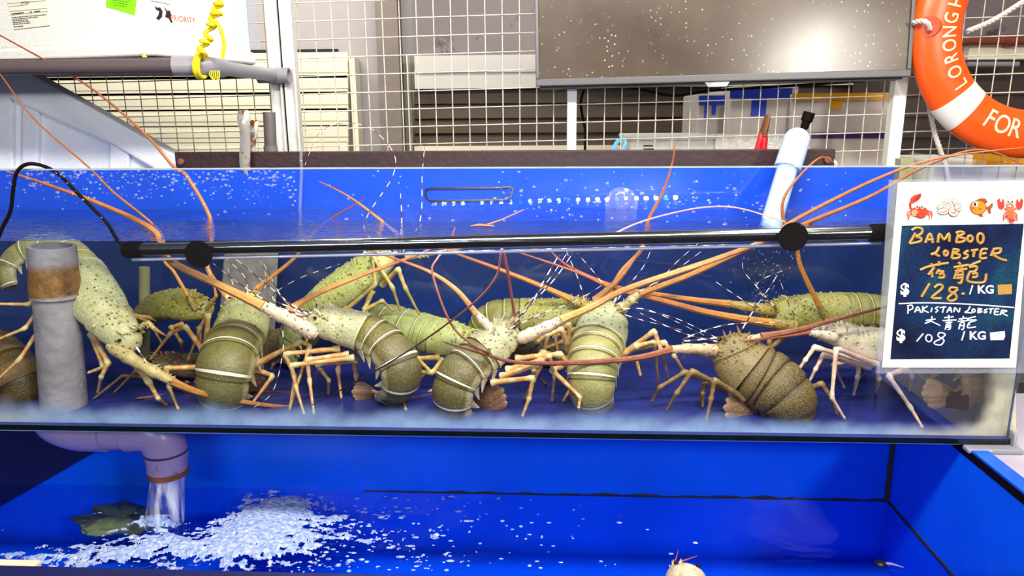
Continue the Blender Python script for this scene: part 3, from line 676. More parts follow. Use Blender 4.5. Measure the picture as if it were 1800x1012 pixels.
        for i in range(nsg):
            a, b = W_[i], W_[i+1]; r0 = base*(1-.60*i/nsg); r1 = base*(1-.60*(i+1)/nsg)
            for f, k, cc in ((.02, 1.22, 1.), (.09, 1.08, .9), (.18, .82, .35), (.42, .92, 0.), (.5, .86, .75), (.56, .84, .75), (.64, .84, .05), (.84, .84, .3), (.93, 1.1, 1.)):
                np_.append(a.lerp(b, f)); rad.append((r0*(1-f)+r1*f)*k); cols.append(mix3(K['leg'], K['joint'], cc))
        d = (W_[-1]-W_[-2]).normalized(); np_ += [W_[-1], W_[-1]+d*.004]; rad += [base*.30, .0005]; cols += [mix3(K['leg'], lin((90, 40, 24)), .6)]*2
        m.pat = (0, .25, pat[2]*.5); m.tube(np_, rad, 9, cols=cols)
    # tail fan
    if fan:
        (u0, v0, Y0), (u1, v1, Y1), wd = fan; a = P(u0, v0, Y0); b = P(u1, v1, Y1); ax = (b-a); L = ax.length; ax.normalize()
        view = (CAM-a).normalized(); sd = ax.cross(view).normalized(); nm = sd.cross(ax)
        for k in (-2, -1, 0, 1, 2):
            ang = k*.19; d = (ax*cos(ang)+sd*sin(ang)*(.9)).normalized(); s2 = d.cross(nm).normalized(); LL = L*(1-.05*abs(k)); hw = wd*SC(Y0)*.62
            off = nm*(.002-.0012*abs(k)); prof = []; cA, cB = lin((84, 60, 44)), lin((136, 98, 70))
            prv = None
            for f, q in ((0, .25), (.2, .55), (.45, .85), (.7, 1.), (.88, .85), (.97, .5), (1., .15)):
                cc = mix3(cA, cB, f) if f < .95 else lin((150, 116, 88)); p0 = a+d*LL*f+off
                R = m.ring([p0+s2*hw*q*cos(2*pi*j/10)+nm*.0022*sin(2*pi*j/10) for j in range(10)], cc)
                if prv: m.bridge(prv, R)
                else: m.cap(R, True)
                prv = R
            m.cap(prv)
    o = m.build('spiny_lobster', M['lob'], origin=ctrl[0][:3], ang=50)
    tag(o, label, cat, group)
    # antennae: thick spiny base and long whip
    for an in ants:
        pts, nped, rb, rt_ = an[:4]; W_ = px3(pts)
        ped = [tuple(q) for q in W_[:nped+1]]; whip = [tuple(q) for q in W_[nped:]]
        a = MB(); pc = catmull(ped, 8); n_ = len(pc); Y0 = pts[0][2]; r0 = rb*SC(Y0)
        rad = []; cols = []
        for i in range(n_):
            f = i/(n_-1); seg = (f*3) % 1 if f < 1 else 1.; rad.append(r0*(.55+.45*sstep(0, .12, f))*(1-.42*f)*(1.10 if seg < .12 or seg > .86 else .94)); cols.append(mix3(K['ant'], K['joint'] if seg < .5 else K['side'], .5 if seg < .2 else .1))
        a.pat = (.9, .4, 0); a.tube([V(q) for q in pc], rad, 12, cols=cols)
        for k in range(12):
            i = rnd.randrange(1, n_-1); c = V(pc[i]); tn = (V(pc[min(n_-1, i+1)])-V(pc[i-1])).normalized(); d1, d2 = frame(tn); th = rnd.uniform(0, 6.28); d = d1*cos(th)+d2*sin(th)
            a.tube([c+d*rad[i]*.85, c+d*(rad[i]+.004)+tn*.004], [.0018, .0003], 5, cols=[K['side'], lin((190, 130, 80))])
        wc = catmull(whip, 12); n2 = len(wc); ra = r0*.44; f0, f1 = (lin(pl['flag'][0]), lin(pl['flag'][1])) if len(an) < 5 else (lin(an[4][0]), lin(an[4][1]))
        a.pat = (0, 0, 0); a.tube([V(q) for q in wc], [ra*(1+.30*math.exp(-i/4))*(1-i/(n2-1))**.8+rt_*.001 for i in range(n2)], 7, cols=[mix3(f0, f1, clamp(1.3*i/(n2-1))) for i in range(n2)])
        a.build('antenna', M['lob'], o)
    for pts, r0, ph in anuls:
        W_ = catmull([tuple(q) for q in px3(pts)], 26); a = MB(); pp = [V(q) for q in W_]; cum = 0; cc = []; rr = []
        cols3 = (lin((244, 240, 232)), lin((84, 38, 28)))
        tot = sum((pp[i+1]-pp[i]).length for i in range(len(pp)-1)); nstep = max(12, int(tot/.0022)); rs = []; 
        j = 0; acc = 0.; 
        segl = [(pp[i+1]-pp[i]).length for i in range(len(pp)-1)]
        for k in range(nstep+1):
            s = tot*k/nstep
            while j < len(segl)-1 and acc+segl[j] < s: acc += segl[j]; j += 1
            f = clamp((s-acc)/max(1e-9, segl[j])); rs.append(pp[j].lerp(pp[j+1], f)); fr_ = s/tot
            cc.append(cols3[0] if ((s/.028+ph) % 1) < .46 else cols3[1]); rr.append(r0*.00082*(1-.72*fr_))
        a.tube(rs, rr, 6, cols=cc); a.build('antennule', M['lob'], o)
    if eyes:
        s, c, t, n_, b_, wv, *_ = fr(sc_*.10)
        for sd in (-1, 1):
            a = MB(); p0 = c+b_*sd*wv*.45+n_*wv*.5; p1 = p0+b_*sd*wv*.28+n_*wv*.2-t*wv*.1
            a.tube([p0, p1], [.003, .0034], 8); a.ball(p1, .0038, 10, 8); a.build('eye', M['eye'], o)
    return o
# --- the row along the front glass, left to right
lobster('dark brown lobster curled in the left corner, only its rounded tail showing', 'dark',
    [(-80, 585, .27, 26), (-55, 600, .24, 42), (-15, 622, .20, 48), (15, 645, .16, 46), (36, 668, .14, 44), (40, 690, .15, 40), (26, 704, .18, 32), (10, 706, .21, 24)], 2, (.3, -.5, .8), seed=2)
lobster('large pale spotted lobster hanging head down behind the grey standpipe', 'pale',
    [(240, 612, .085, 17), (212, 585, .10, 34), (172, 533, .14, 46), (137, 480, .18, 44), (108, 446, .21, 38), (70, 437, .22, 33), (36, 452, .21, 29), (16, 478, .19, 25), (22, 505, .18, 18)], 3, (.62, -.55, .55),
    legs=[('air', (118, 500, .17), (64, 510, .13), (52, 535, .11), (-8, 534, .09)), ('air', (124, 520, .17), (66, 548, .125), (44, 577, .10), (-8, 598, .08)), ('air', (130, 545, .16), (74, 572, .12), (34, 632, .09), (-10, 672, .07)),
          [(165, 590, .12), (190, 638, .075), (178, 662, .07), (172, 690, .10)], [(160, 585, .13), (182, 645, .09), (155, 655, .09)], [(215, 615, .10), (262, 672, .07), (278, 700, .07), (293, 711)]],
    ants=[([(192, 606, .075), (250, 642, .06), (304, 671, .055), (352, 690, .06), (420, 705, .09), (520, 716, .12), (640, 714, .14), (780, 688, .16)], 2, 15, .6), ([(236, 590, .11), (256, 569, .10), (273, 579, .09), (292, 590, .09)], 2, 7, .8)],
    anuls=[([(240, 610, .07), (262, 640, .06), (285, 640, .06)], 2.2, 0)], seed=3)
lobster('mossy brown lobster facing the glass at the back, beside the thin greenish pipe', 'moss',
    [(368, 552, .24, 14), (345, 543, .26, 30), (305, 537, .30, 36), (272, 548, .34, 34), (255, 562, .37, 28), (250, 580, .40, 22)], 3, (0, -.35, .9),
    legs=[[(275, 560, .28), (234, 554, .25), (262, 566, .24), (286, 605, .26)], [(320, 570, .24), (300, 575, .21), (318, 600, .2), (322, 628)], [(350, 575, .22), (352, 600, .2), (360, 650)]],
    ants=[([(345, 545, .225), (330, 520, .22), (306, 478, .23), (288, 456, .24), (281, 407, .25), (200, 338, .27), (155, 293, .29), (62, 211, .32), (0, 130, .34), (-30, 90, .34)], 1, 6, .7), ([(362, 545, .22), (380, 520, .21), (372, 480, .22)], 1, 5, .6)],
    anuls=[([(350, 540, .21), (366, 528, .2), (372, 532, .19)], 2.4, .3)], seed=4)
lobster('plump striped lobster with rounded tail to the glass below the left black disc', 'olive',
    [(428, 526, .33, 18), (430, 546, .30, 40), (425, 574, .25, 48), (416, 597, .20, 50), (405, 618, .15, 53), (397, 645, .115, 54), (392, 672, .105, 51), (392, 695, .12, 46), (398, 707, .15, 40), (405, 707, .19, 28)], 3, (0, -.5, 1),
    legs=[[(358, 616), (326, 574), (300, 585), (264, 632, .2)], [(362, 610), (366, 552), (352, 575), (331, 634, .22)], [(360, 645, .15), (292, 647, .11), (297, 680), (314, 720)], [(448, 641, .15), (528, 600, .12), (545, 607, .12), (508, 720)], [(450, 650, .16), (480, 660, .14), (444, 708)]],
    ants=[([(414, 545, .30), (398, 520, .31), (364, 467, .33), (373, 395, .335), (330, 312, .35), (305, 293, .36), (250, 231, .37), (150, 148, .36), (0, 62, .33), (-30, 48, .32)], 1, 9, .8), ([(440, 535, .31), (452, 506, .31), (518, 453, .33), (560, 400, .34), (640, 350, .35)], 1, 8, .8)],
    anuls=[([(425, 535, .30), (410, 500, .3), (398, 464, .3)], 1.6, .2), ([(425, 535, .30), (432, 490, .3), (380, 440, .3)], 1.5, .6), ([(436, 530, .30), (468, 500, .3), (458, 456, .3)], 1.4, .1)], fan=((425, 700, .17), (458, 655, .16), 16), seed=5)
lobster('yellowish green lobster climbing high at the back, head almost at the water surface', 'yellow',
    [(690, 452, .30, 18), (664, 468, .31, 36), (620, 498, .32, 42), (576, 530, .33, 40), (545, 556, .335, 36), (522, 580, .34, 33), (512, 606, .345, 29), (516, 632, .35, 22)], 3, (-.55, -.45, .75),
    legs=[('air', (662, 490, .29), (656, 452, .26), (690, 505, .26), (703, 545, .29)), ('air', (672, 500, .29), (700, 473, .25), (712, 505, .25), (737, 552, .29)), ('air', (655, 510, .29), (640, 545, .27), (672, 528, .27), (690, 546, .29)), ('air', (612, 535, .29), (604, 548, .27), (660, 500, .25), (655, 455, .25))],
    ants=[([(700, 445, .29), (698, 410, .28), (620, 350, .28), (560, 318, .29)], 1, 6, .6), ([(712, 452, .3), (760, 445, .31), (850, 430, .33)], 1, 7, .6)],
    anuls=[([(690, 445, .28), (640, 398, .27), (690, 310, .27), (690, 266, .27), (650, 225, .27), (600, 217, .27), (560, 235, .27), (536, 290, .27)], 1.5, .1), ([(700, 446, .28), (706, 390, .26), (704, 340, .25)], 3., .3), ([(706, 446, .28), (738, 388, .26), (742, 310, .26), (747, 250, .26)], 2.0, .7)], seed=6)
lobster('grey green lobster with its head left and boldly striped tail curling down at centre left', 'grey',
    [(540, 556, .13, 20), (566, 566, .14, 34), (604, 576, .15, 40), (640, 586, .15, 42), (668, 601, .14, 43), (692, 625, .12, 43), (704, 652, .11, 42), (702, 674, .115, 39), (691, 686, .14, 33), (678, 690, .17, 25)], 3, (.0, -.42, 1),
    legs=[[(625, 628, .12), (512, 642, .085), (520, 680, .08), (535, 729)], [(615, 622, .12), (540, 632, .095), (544, 668, .09), (552, 729)], [(600, 612, .13), (500, 622, .11), (519, 662, .11), (509, 720)], [(630, 632, .14), (556, 640, .13), (578, 668, .14), (577, 692)], [(598, 620, .16), (594, 650, .16), (600, 700)], [(622, 632, .17), (626, 660, .18), (626, 692)], [(700, 660, .2), (705, 690, .2), (714, 722)]],
    ants=[([(556, 588, .11), (508, 562, .09), (462, 538, .08), (380, 498, .075), (296, 455, .07), (270, 405, .08), (180, 360, .10), (76, 322, .12), (10, 300, .13)], 2, 17, .9), ([(535, 556, .12), (506, 545, .11), (560, 515, .13), (640, 482, .16), (742, 444, .2), (800, 415, .22)], 1, 13, .8)],
    anuls=[([(540, 552, .11), (505, 530, .09), (488, 516, .09), (424, 463, .08), (405, 448, .08)], 2.4, .1), ([(540, 552, .11), (500, 528, .09), (470, 475, .085), (457, 452, .085)], 2., .5), ([(548, 550, .12), (480, 525, .1), (520, 492, .1), (596, 464, .1)], 2.1, .3), ([(535, 556, .11), (480, 535, .09), (420, 498, .08), (375, 463, .08)], 2.2, .8), ([(540, 560, .1), (500, 555, .09), (497, 620, .08), (478, 690, .07), (435, 722, .06)], 1.7, .2)], fan=((665, 690, .17), (618, 688, .16), 13), seed=7)
lobster('pale green banded lobster behind, between the two curled striped tails at centre', 'yellow',
    [(836, 604, .26, 20), (800, 598, .27, 36), (772, 594, .29, 40), (742, 585, .31, 40), (715, 577, .32, 39), (690, 568, .33, 37), (668, 562, .345, 33), (652, 566, .36, 28), (645, 580, .38, 20)], 2, (0, -.45, 1),
    legs=[[(770, 628, .24), (733, 630, .2), (754, 650, .2), (722, 682)], [(778, 632, .24), (760, 655, .2), (700, 650, .22), (690, 668, .25), (716, 690)], [(790, 632, .24), (770, 680, .22), (735, 700, .2)]],
    ants=[([(836, 596, .25), (850, 590, .2), (858, 620, .06), (797, 575, .06), (761, 484, .07), (768, 455, .08), (785, 436, .09), (800, 400, .12)], 1, 4, .9, ((40, 18, 22), (190, 110, 80)))], seed=8)
lobster('striped lobster in the middle with head to the right and tail against the glass', 'grey',
    [(904, 573, .165, 18), (888, 588, .155, 36), (868, 606, .15, 43), (850, 622, .14, 45), (832, 638, .12, 46), (812, 656, .10, 46), (801, 677, .09, 45), (798, 699, .09, 43), (803, 716, .105, 38), (816, 723, .14, 27)], 3, (-.25, -.5, .85),
    legs=[[(864, 672, .10), (937, 664, .07), (930, 700, .07), (918, 732)], [(880, 662, .11), (945, 640, .085), (965, 625, .08), (975, 660, .1), (970, 705)], [(890, 650, .12), (955, 632, .1), (938, 668, .1), (922, 700)], [(905, 630, .14), (985, 622, .13), (1005, 650, .13), (1000, 690)]],
    ants=[([(912, 596, .13), (950, 580, .115), (987, 562, .11), (1038, 540, .115), (1107, 506, .125), (1250, 458, .15), (1345, 422, .17), (1400, 385, .18), (1540, 315, .18), (1650, 278, .17), (1800, 259, .15)], 2, 14, .9), ([(900, 566, .13), (905, 555, .12), (884, 440, .06), (872, 486, .055), (827, 537, .05), (720, 615, .045), (620, 674, .04), (540, 716, .04)], 1, 4, .9, ((150, 70, 60), (26, 12, 12))), ([(866, 582, .14), (838, 552, .14), (804, 511, .15), (760, 480, .16), (705, 458, .17), (620, 430, .18)], 1, 11, .8)],
    anuls=[([(898, 575, .14), (934, 533, .13), (954, 497, .13), (983, 447, .13)], 3.2, .1), ([(898, 575, .14), (930, 538, .13), (975, 490, .13), (1010, 440, .14)], 2.4, .5), ([(890, 575, .145), (905, 555, .14), (958, 500, .13), (1000, 440, .13)], 1.8, .3), ([(890, 580, .13), (960, 548, .12), (1010, 530, .12), (1060, 500, .12)], 1.5, .7)],
    fan=((832, 722, .12), (886, 682, .10), 17), seed=9)
lobster('mossy olive lobster lying lengthwise at the back centre, tail left, just above the middle one', 'moss',
    [(1046, 546, .31, 16), (1018, 550, .315, 32), (960, 556, .32, 37), (916, 558, .32, 39), (893, 558, .32, 39), (870, 560, .32, 37), (852, 570, .325, 33), (842, 588, .33, 27), (842, 606, .34, 20)], 3, (0, -.25, 1),
    legs=[[(960, 588, .28), (945, 600, .26), (930, 640)], [(990, 586, .28), (990, 600, .26), (958, 612, .26), (945, 650)], [(1010, 580, .28), (975, 590, .25), (985, 640)]],
    ants=[([(1036, 540, .28), (1000, 524, .27), (955, 504, .26), (880, 474, .25), (800, 445, .24), (730, 420, .24)], 1, 11, .8), ([(1046, 552, .29), (1070, 520, .28), (1092, 478, .27), (1128, 437, .27), (1139, 388, .27), (1165, 338, .27), (1182, 285, .27), (1187, 245, .27)], 1, 10, .6)],
    anuls=[([(1030, 540, .28), (1018, 495, .27), (995, 440, .27)], 2.2, .4)], seed=10)
lobster('pale lobster right of the middle seen from behind, its banded tail hanging straight down', 'pale',
    [(1072, 538, .27, 18), (1066, 553, .25, 36), (1059, 579, .22, 45), (1051, 600, .19, 47), (1046, 619, .16, 47), (1042, 645, .13, 46), (1040, 670, .115, 44), (1041, 693, .115, 40), (1047, 708, .14, 34), (1055, 711, .18, 25)], 3, (0, -.6, 1),
    legs=[[(1090, 626, .19), (1150, 582, .15), (1162, 615, .14), (1175, 668)], [(1094, 618, .2), (1168, 602, .16), (1185, 625, .15), (1204, 655, .17)], [(1086, 630, .18), (1120, 608, .15), (1150, 600, .14), (1158, 680)], [(1090, 634, .18), (1118, 630, .17), (1126, 660, .17)], [(1004, 624, .19), (986, 578, .16), (962, 590, .15), (952, 640, .16)], [(1002, 632, .18), (952, 618, .14), (938, 650, .14), (932, 672, .16)], [(1000, 640, .17), (970, 650, .10), (1020, 698, .08), (1017, 718, .07)], [(1000, 615, .2), (1000, 570, .19), (975, 585, .19), (985, 640, .2)], [(1000, 650, .16), (1005, 680, .16), (990, 705)]],
    ants=[([(1086, 547, .23), (1104, 532, .22), (1124, 516, .22), (1220, 480, .23), (1320, 434, .24), (1415, 393, .25), (1530, 345, .25), (1620, 295, .25), (1720, 263, .24), (1805, 292, .23)], 2, 11, .8), ([(1060, 545, .24), (1046, 528, .23), (1088, 490, .22), (1128, 437, .22)], 1, 12, 1.5)],
    anuls=[([(1076, 540, .23), (1098, 510, .22), (1130, 470, .21), (1145, 437, .21)], 1.6, .2), ([(1076, 540, .23), (1110, 520, .22), (1180, 480, .21), (1235, 440, .21)], 1.4, .6), ([(1080, 545, .22), (1120, 560, .21), (1200, 580, .2)], 1.5, .1), ([(1070, 540, .23), (1060, 500, .22), (1015, 445, .21)], 1.6, .8), ([(1080, 542, .23), (1150, 500, .22), (1190, 460, .22), (1230, 425, .22)], 1.3, .3), ([(1082, 545, .21), (1140, 545, .2), (1240, 590, .19)], 1.6, .4)], seed=11)
lobster('brown granular lobster on the floor at right, its unstriped tail to the glass', 'brown',
    [(1279, 592, .165, 22), (1286, 606, .155, 40), (1299, 630, .145, 48), (1320, 650, .13, 53), (1345, 665, .12, 56), (1368, 682, .105, 55), (1385, 700, .095, 51), (1393, 717, .092, 45), (1390, 729, .10, 38), (1378, 735, .135, 27)], 3, (-.15, -.6, .8),
    legs=[[(1308, 700, .10), (1256, 668, .07), (1250, 700, .065), (1241, 740)], [(1290, 690, .12), (1217, 652, .09), (1190, 690, .085), (1171, 722)], [(1270, 675, .13), (1204, 654, .11), (1160, 680, .11), (1145, 706, .13)], [(1275, 680, .14), (1240, 665, .14), (1228, 705)], [(1285, 690, .13), (1240, 672, .12), (1235, 690, .12), (1235, 715)],
          [(1400, 690, .12), (1444, 674, .10), (1462, 700, .09), (1471, 728)], [(1395, 690, .13), (1425, 690, .13), (1432, 712)], [(1340, 640, .16), (1380, 632, .17), (1398, 650, .17), (1420, 690)]],
    ants=[([(1262, 616, .135), (1222, 613, .12), (1180, 614, .11), (1125, 628, .10), (1054, 635, .09), (980, 638, .08), (905, 636, .07), (861, 625, .065), (800, 607, .06), (778, 600, .06)], 2, 13, .6), ([(1300, 604, .14), (1318, 598, .135), (1338, 591, .13), (1400, 580, .13), (1470, 561, .13), (1556, 539, .14), (1640, 520, .15)], 2, 11, 1.2)],
    anuls=[([(1290, 592, .14), (1302, 582, .14), (1325, 545, .14), (1356, 500, .145), (1372, 472, .15)], 2.2, .1), ([(1272, 592, .14), (1200, 598, .13), (1275, 571, .13), (1380, 566, .14)], 2.2, .5), ([(1275, 594, .15), (1262, 600, .14), (1200, 585, .13), (1125, 550, .13)], 1.8, .3), ([(1268, 598, .14), (1190, 560, .13), (1130, 545, .13)], 1.2, .6)],
    fan=((1340, 722, .12), (1270, 716, .085), 17), seed=12)
lobster('long olive lobster floating along the back at right, head left, running behind the price sign', 'moss',
    [(1338, 562, .30, 15), (1366, 557, .30, 32), (1425, 551, .31, 40), (1482, 549, .31, 40), (1520, 549, .31, 39), (1553, 553, .31, 36), (1578, 563, .31, 33), (1590, 585, .31, 28), (1584, 610, .32, 22)], 3, (0, -.25, 1),
    legs=[[(1365, 588, .27), (1352, 600, .26), (1358, 640, .25)], [(1380, 590, .27), (1345, 620, .24), (1340, 655)], [(1440, 592, .28), (1500, 620, .27), (1520, 660)]],
    ants=[([(1362, 548, .27), (1320, 540, .26), (1283, 534, .26), (1220, 527, .26), (1147, 516, .27), (1077, 502, .28), (1000, 468, .29), (965, 438, .3)], 2, 12, .9), ([(1400, 575, .25), (1355, 568, .24), (1254, 551, .23), (1160, 527, .23), (1080, 507, .24), (1016, 479, .25), (905, 441, .27)], 1, 14, .9), ([(1462, 572, .26), (1440, 537, .25), (1408, 470, .24), (1399, 430, .24), (1376, 380, .24), (1385, 335, .24), (1440, 278, .26), (1470, 290, .27)], 1, 9, .8)],
    anuls=[([(1360, 545, .26), (1320, 535, .25), (1258, 495, .25)], 2., .2), ([(1365, 545, .26), (1345, 520, .25), (1310, 480, .25), (1305, 460, .25)], 1.8, .5), ([(1400, 560, .26), (1385, 530, .25), (1370, 490, .25)], 1.8, .1), ([(1365, 540, .26), (1330, 500, .26), (1390, 470, .26)], 1.4, .7)], seed=13)
lobster('whitish pink legged lobster in front at right, its body half behind the price sign', 'white',
    [(1428, 583, .19, 12), (1462, 588, .19, 24), (1505, 602, .19, 34), (1560, 612, .19, 40), (1596, 612, .195, 40), (1618, 612, .205, 38), (1632, 622, .225, 33), (1628, 640, .245, 27), (1612, 650, .26, 20)], 4, (.05, -.3, 1),
    legs=[[(1536, 640, .15), (1432, 610, .11), (1416, 632, .105), (1398, 658, .11)], [(1530, 645, .16), (1447, 624, .13), (1434, 648, .125), (1420, 676, .13)], [(1542, 641, .14), (1470, 612, .09), (1462, 698, .07), (1485, 736)], [(1592, 648, .14), (1562, 660, .08), (1600, 715, .05), (1622, 752, .04)], [(1595, 645, .17), (1604, 660, .17), (1599, 688)], [(1500, 632, .17), (1466, 640, .17), (1484, 682)], [(1510, 640, .16), (1508, 662, .16), (1500, 695)], [(1540, 640, .17), (1545, 665, .17), (1540, 690)]],
    ants=[([(1470, 594, .15), (1440, 586, .14), (1422, 582, .135), (1380, 590, .13), (1300, 600, .12)], 2, 11, .6)], seed=14)
lobster('dark striped lobster tail curled in the right corner beside the black tape patch', 'dark',
    [(1688, 585, .10, 16), (1693, 600, .095, 28), (1699, 625, .085, 32), (1703, 648, .078, 33), (1706, 668, .075, 32), (1703, 688, .08, 29), (1692, 702, .095, 24), (1680, 706, .11, 18)], 2, (.5, -.5, .6), fan=((1686, 692, .09), (1618, 692, .085), 17), seed=15)
lobster('dull brownish lobster half hidden on the floor behind the pale head-down one', 'dark',
    [(256, 640, .23, 12), (282, 640, .24, 22), (325, 645, .27, 28), (370, 645, .30, 30), (400, 645, .32, 28), (430, 645, .34, 26), (460, 645, .36, 22)], 3, (0, -.3, 1),
    legs=[[(300, 660, .22), (240, 650, .19), (200, 690)], [(300, 665, .22), (215, 660, .2), (165, 700)], [(330, 670, .22), (320, 690, .2), (240, 700)], [(345, 670, .23), (370, 690)]], ants=[([(270, 655, .2), (320, 676, .17), (400, 684, .16), (520, 690, .17)], 1, 8, .8)], seed=16)
lobster('brown lobster deep at the back seen between the plump tail and the grey green one', 'dark',
    [(560, 592, .41, 16), (535, 598, .41, 30), (495, 605, .41, 34), (465, 610, .41, 33), (445, 612, .41, 30), (425, 616, .41, 26)], 3, (0, -.3, 1), legs=[[(520, 625, .38), (540, 615, .36), (560, 650, .35)], [(500, 630, .38), (480, 640, .36), (470, 665, .33)]], seed=17)
lobster('brown speckled lobster at the back behind the middle lobster, low under the long olive one', 'dark',
    [(896, 620, .40, 14), (920, 618, .40, 28), (960, 622, .41, 32), (1000, 624, .42, 32), (1030, 626, .42, 29), (1060, 628, .43, 24)], 3, (0, -.3, 1), legs=[[(930, 640, .37), (910, 650, .35), (920, 672, .30)], [(950, 645, .37), (945, 660, .34), (960, 675)]], seed=18)
# ------------------------------------------------------------------ fittings in and on the tank
# light tube with suction discs
TA, TB_ = P(222, 439, .036), P(1560, 408, .034); ta = (TB_-TA).normalized()
r = empty('aquarium_light_tube', (TA+TB_)/2, 'long chrome and black light tube held along the front glass by two black discs', 'light')
tdn = V((0, .35, -1)); tdn = (tdn-ta*tdn.dot(ta)).normalized(); tsd = ta.cross(tdn)
def tubeprof(mb, a, b, rad, th0, th1, n=16):
    pass
m = MB(); m.tube([TA, TB_], .0125, 20, hint=V((0, 1, 0))); m.build('tube_body', mat('chrome_tube', (150, 150, 155), .16, 1., .05), r)
m = MB()
R1 = []; R2 = []
arcp = [radians(a) for a in range(-8, 56, 8)]
for p0, L in ((TA+ta*.03, R1), (TB_-ta*.03, R2)):
    for th in arcp: d = V((0, -cos(th), -sin(th))); d = (d-ta*d.dot(ta)).normalized(); L.append(m.add(p0+d*.0131))
for i in range(len(arcp)-1): m.face(R1[i], R1[i+1], R2[i+1], R2[i])
m.build('black_stripe', mat('tube_black_housing', (20, 14, 14), .18), r)
m = MB(); of = V((0, .0, -.0195)); m.tube([TA+of+ta*.01, TB_+of-ta*.01], .0034, 10, hint=V((0, 1, 0))); m.build('pale_rod', mat('pale_lilac_rod', (190, 190, 214), .12, .3, .1), r)  # pale line below the tube, modelled as a thin rod
for p0, s_ in ((TA, -1), (TB_, 1)):
    m = MB(); m.lathe(p0, ta*s_, [(-.032, .0145), (-.002, .0150), (.004, .0135), (.006, .009)], 24)
    for k in range(20):
        th = 2*pi*k/20; a_, b_ = frame(ta, V((0, 1, 0))); d = a_*cos(th)+b_*sin(th); m.tube([p0-ta*s_*.030+d*.0148, p0-ta*s_*.001+d*.0152], .0009, 5)
    m.build('end_cap', M['black'], r)
for u, v in ((348.5, 447), (1394.5, 416.5)):
    c = P(u, v, .0135); m = MB(); m.lathe(c, (0, 1, 0), [(0, .0262), (.0015, .0268), (.004, .022), (.008, .012), (.016, .009), (.022, .009)], 32); m.build('suction_disc', M['black'], r)
lw, lb_ = emat('white_led', (235, 240, 255), 130), emat('blue_led', (20, 90, 255), 110)
for k in range(26):
    c = TA.lerp(TB_, .322+.0206*k); a_ = (V((0, 1, -.25))); a_ = (a_-ta*a_.dot(ta)).normalized(); b_ = ta.cross(a_)
    m = MB(); m.ball(c+a_*.0135, .0066, 12, 8); m.build('led', lb_ if k % 5 == 4 else lw, r)
# power cord over the rim
m = MB(); m.tube([V(q) for q in catmull([tuple(P(*a)) for a in ((228, 440, .036), (207, 422, .032), (188, 392, .027), (165, 368, .024), (135, 338, .018), (105, 308, .010), (80, 293, .002), (50, 288, -.006), (30, 302, -.012), (23, 335, -.014), (18, 372, -.016), (2, 405, -.018), (-15, 450, -.02))], 8)], .0034, 10)
tag(m.build('power_cord', M['black']), 'black power cord looping over the tank rim at far left', 'cord')
# grey standpipe
q = NT('stained_grey_pvc'); p = q.n('ShaderNodeBsdfPrincipled'); p.inputs['Roughness'].default_value = .45; t = q.n('ShaderNodeTexCoord'); sx = q.n('ShaderNodeSeparateXYZ'); q.l(t.outputs['Object'], sx.inputs[0])
base = q.ramp(q.noise(14, 5), [(.3, lin((128, 122, 126))), (.7, lin((164, 158, 168)))]); rust = q.ramp(q.noise(30, 6, rough=.7), [(.3, lin((74, 44, 18))), (.7, lin((152, 106, 48)))])
SPZ = P(100, 715, .115).z
def band(z0, z1): return q.math('MULTIPLY', q.ramp(sx.outputs[2], [(0, 0.), (1, 1.)]), 1.)
zc = P(100, 500, .09).z; 
x1 = q.n('ShaderNodeMapRange', _interpolation_type='SMOOTHSTEP'); x1.inputs['From Min'].default_value = P(95, 520, .09).z-ZF-.002; x1.inputs['From Max'].default_value = P(95, 518, .09).z-ZF+.002; q.l(sx.outputs[2], x1.inputs[0])
x2 = q.n('ShaderNodeMapRange', _interpolation_type='SMOOTHSTEP'); x2.inputs['From Min'].default_value = P(95, 478, .09).z-ZF; x2.inputs['From Max'].default_value = P(95, 455, .09).z-ZF; x2.inputs['To Min'].default_value = 1; x2.inputs['To Max'].default_value = 0; q.l(sx.outputs[2], x2.inputs[0])
k = q.math('MULTIPLY', q.math('MULTIPLY', x1.outputs[0], x2.outputs[0]), q.ramp(q.noise(18, 5, rough=.7), [(.28, .1), (.45, 1.)])); q.l(q.mixc(k, base, rust), p.inputs['Base Color']); q.l(q.bump(q.noise(60, 4), .25), p.inputs['Normal']); q.l(p.outputs[0], q.out.inputs[0])
sp0 = PZ(112, 712, ZF); spY = sp0.y; r = empty('standpipe', (P(112, 700, spY).x, spY, ZF), 'grey plastic standpipe with brown rusty collar in the tank at far left', 'pipe')
spx = lambda v, u: P(u, v, spY)
m = MB(); bot = spx(712, 113); bot.z = ZF; mid = spx(520, 98); top = spx(432, 91)
m.lathe(bot, mid-bot, [(0, .045), ((mid-bot).length, .0425)], 32); m.build('pipe', q.m, r)
m = MB(); L = (top-mid).length; m.lathe(mid, top-mid, [(-.002, .0445), (0, .0475), (L*.35, .0475), (L*.42, .0455), (L, .0445), (L, .036), (L*.5, .036)], 32); m.build('collar', q.m, r)
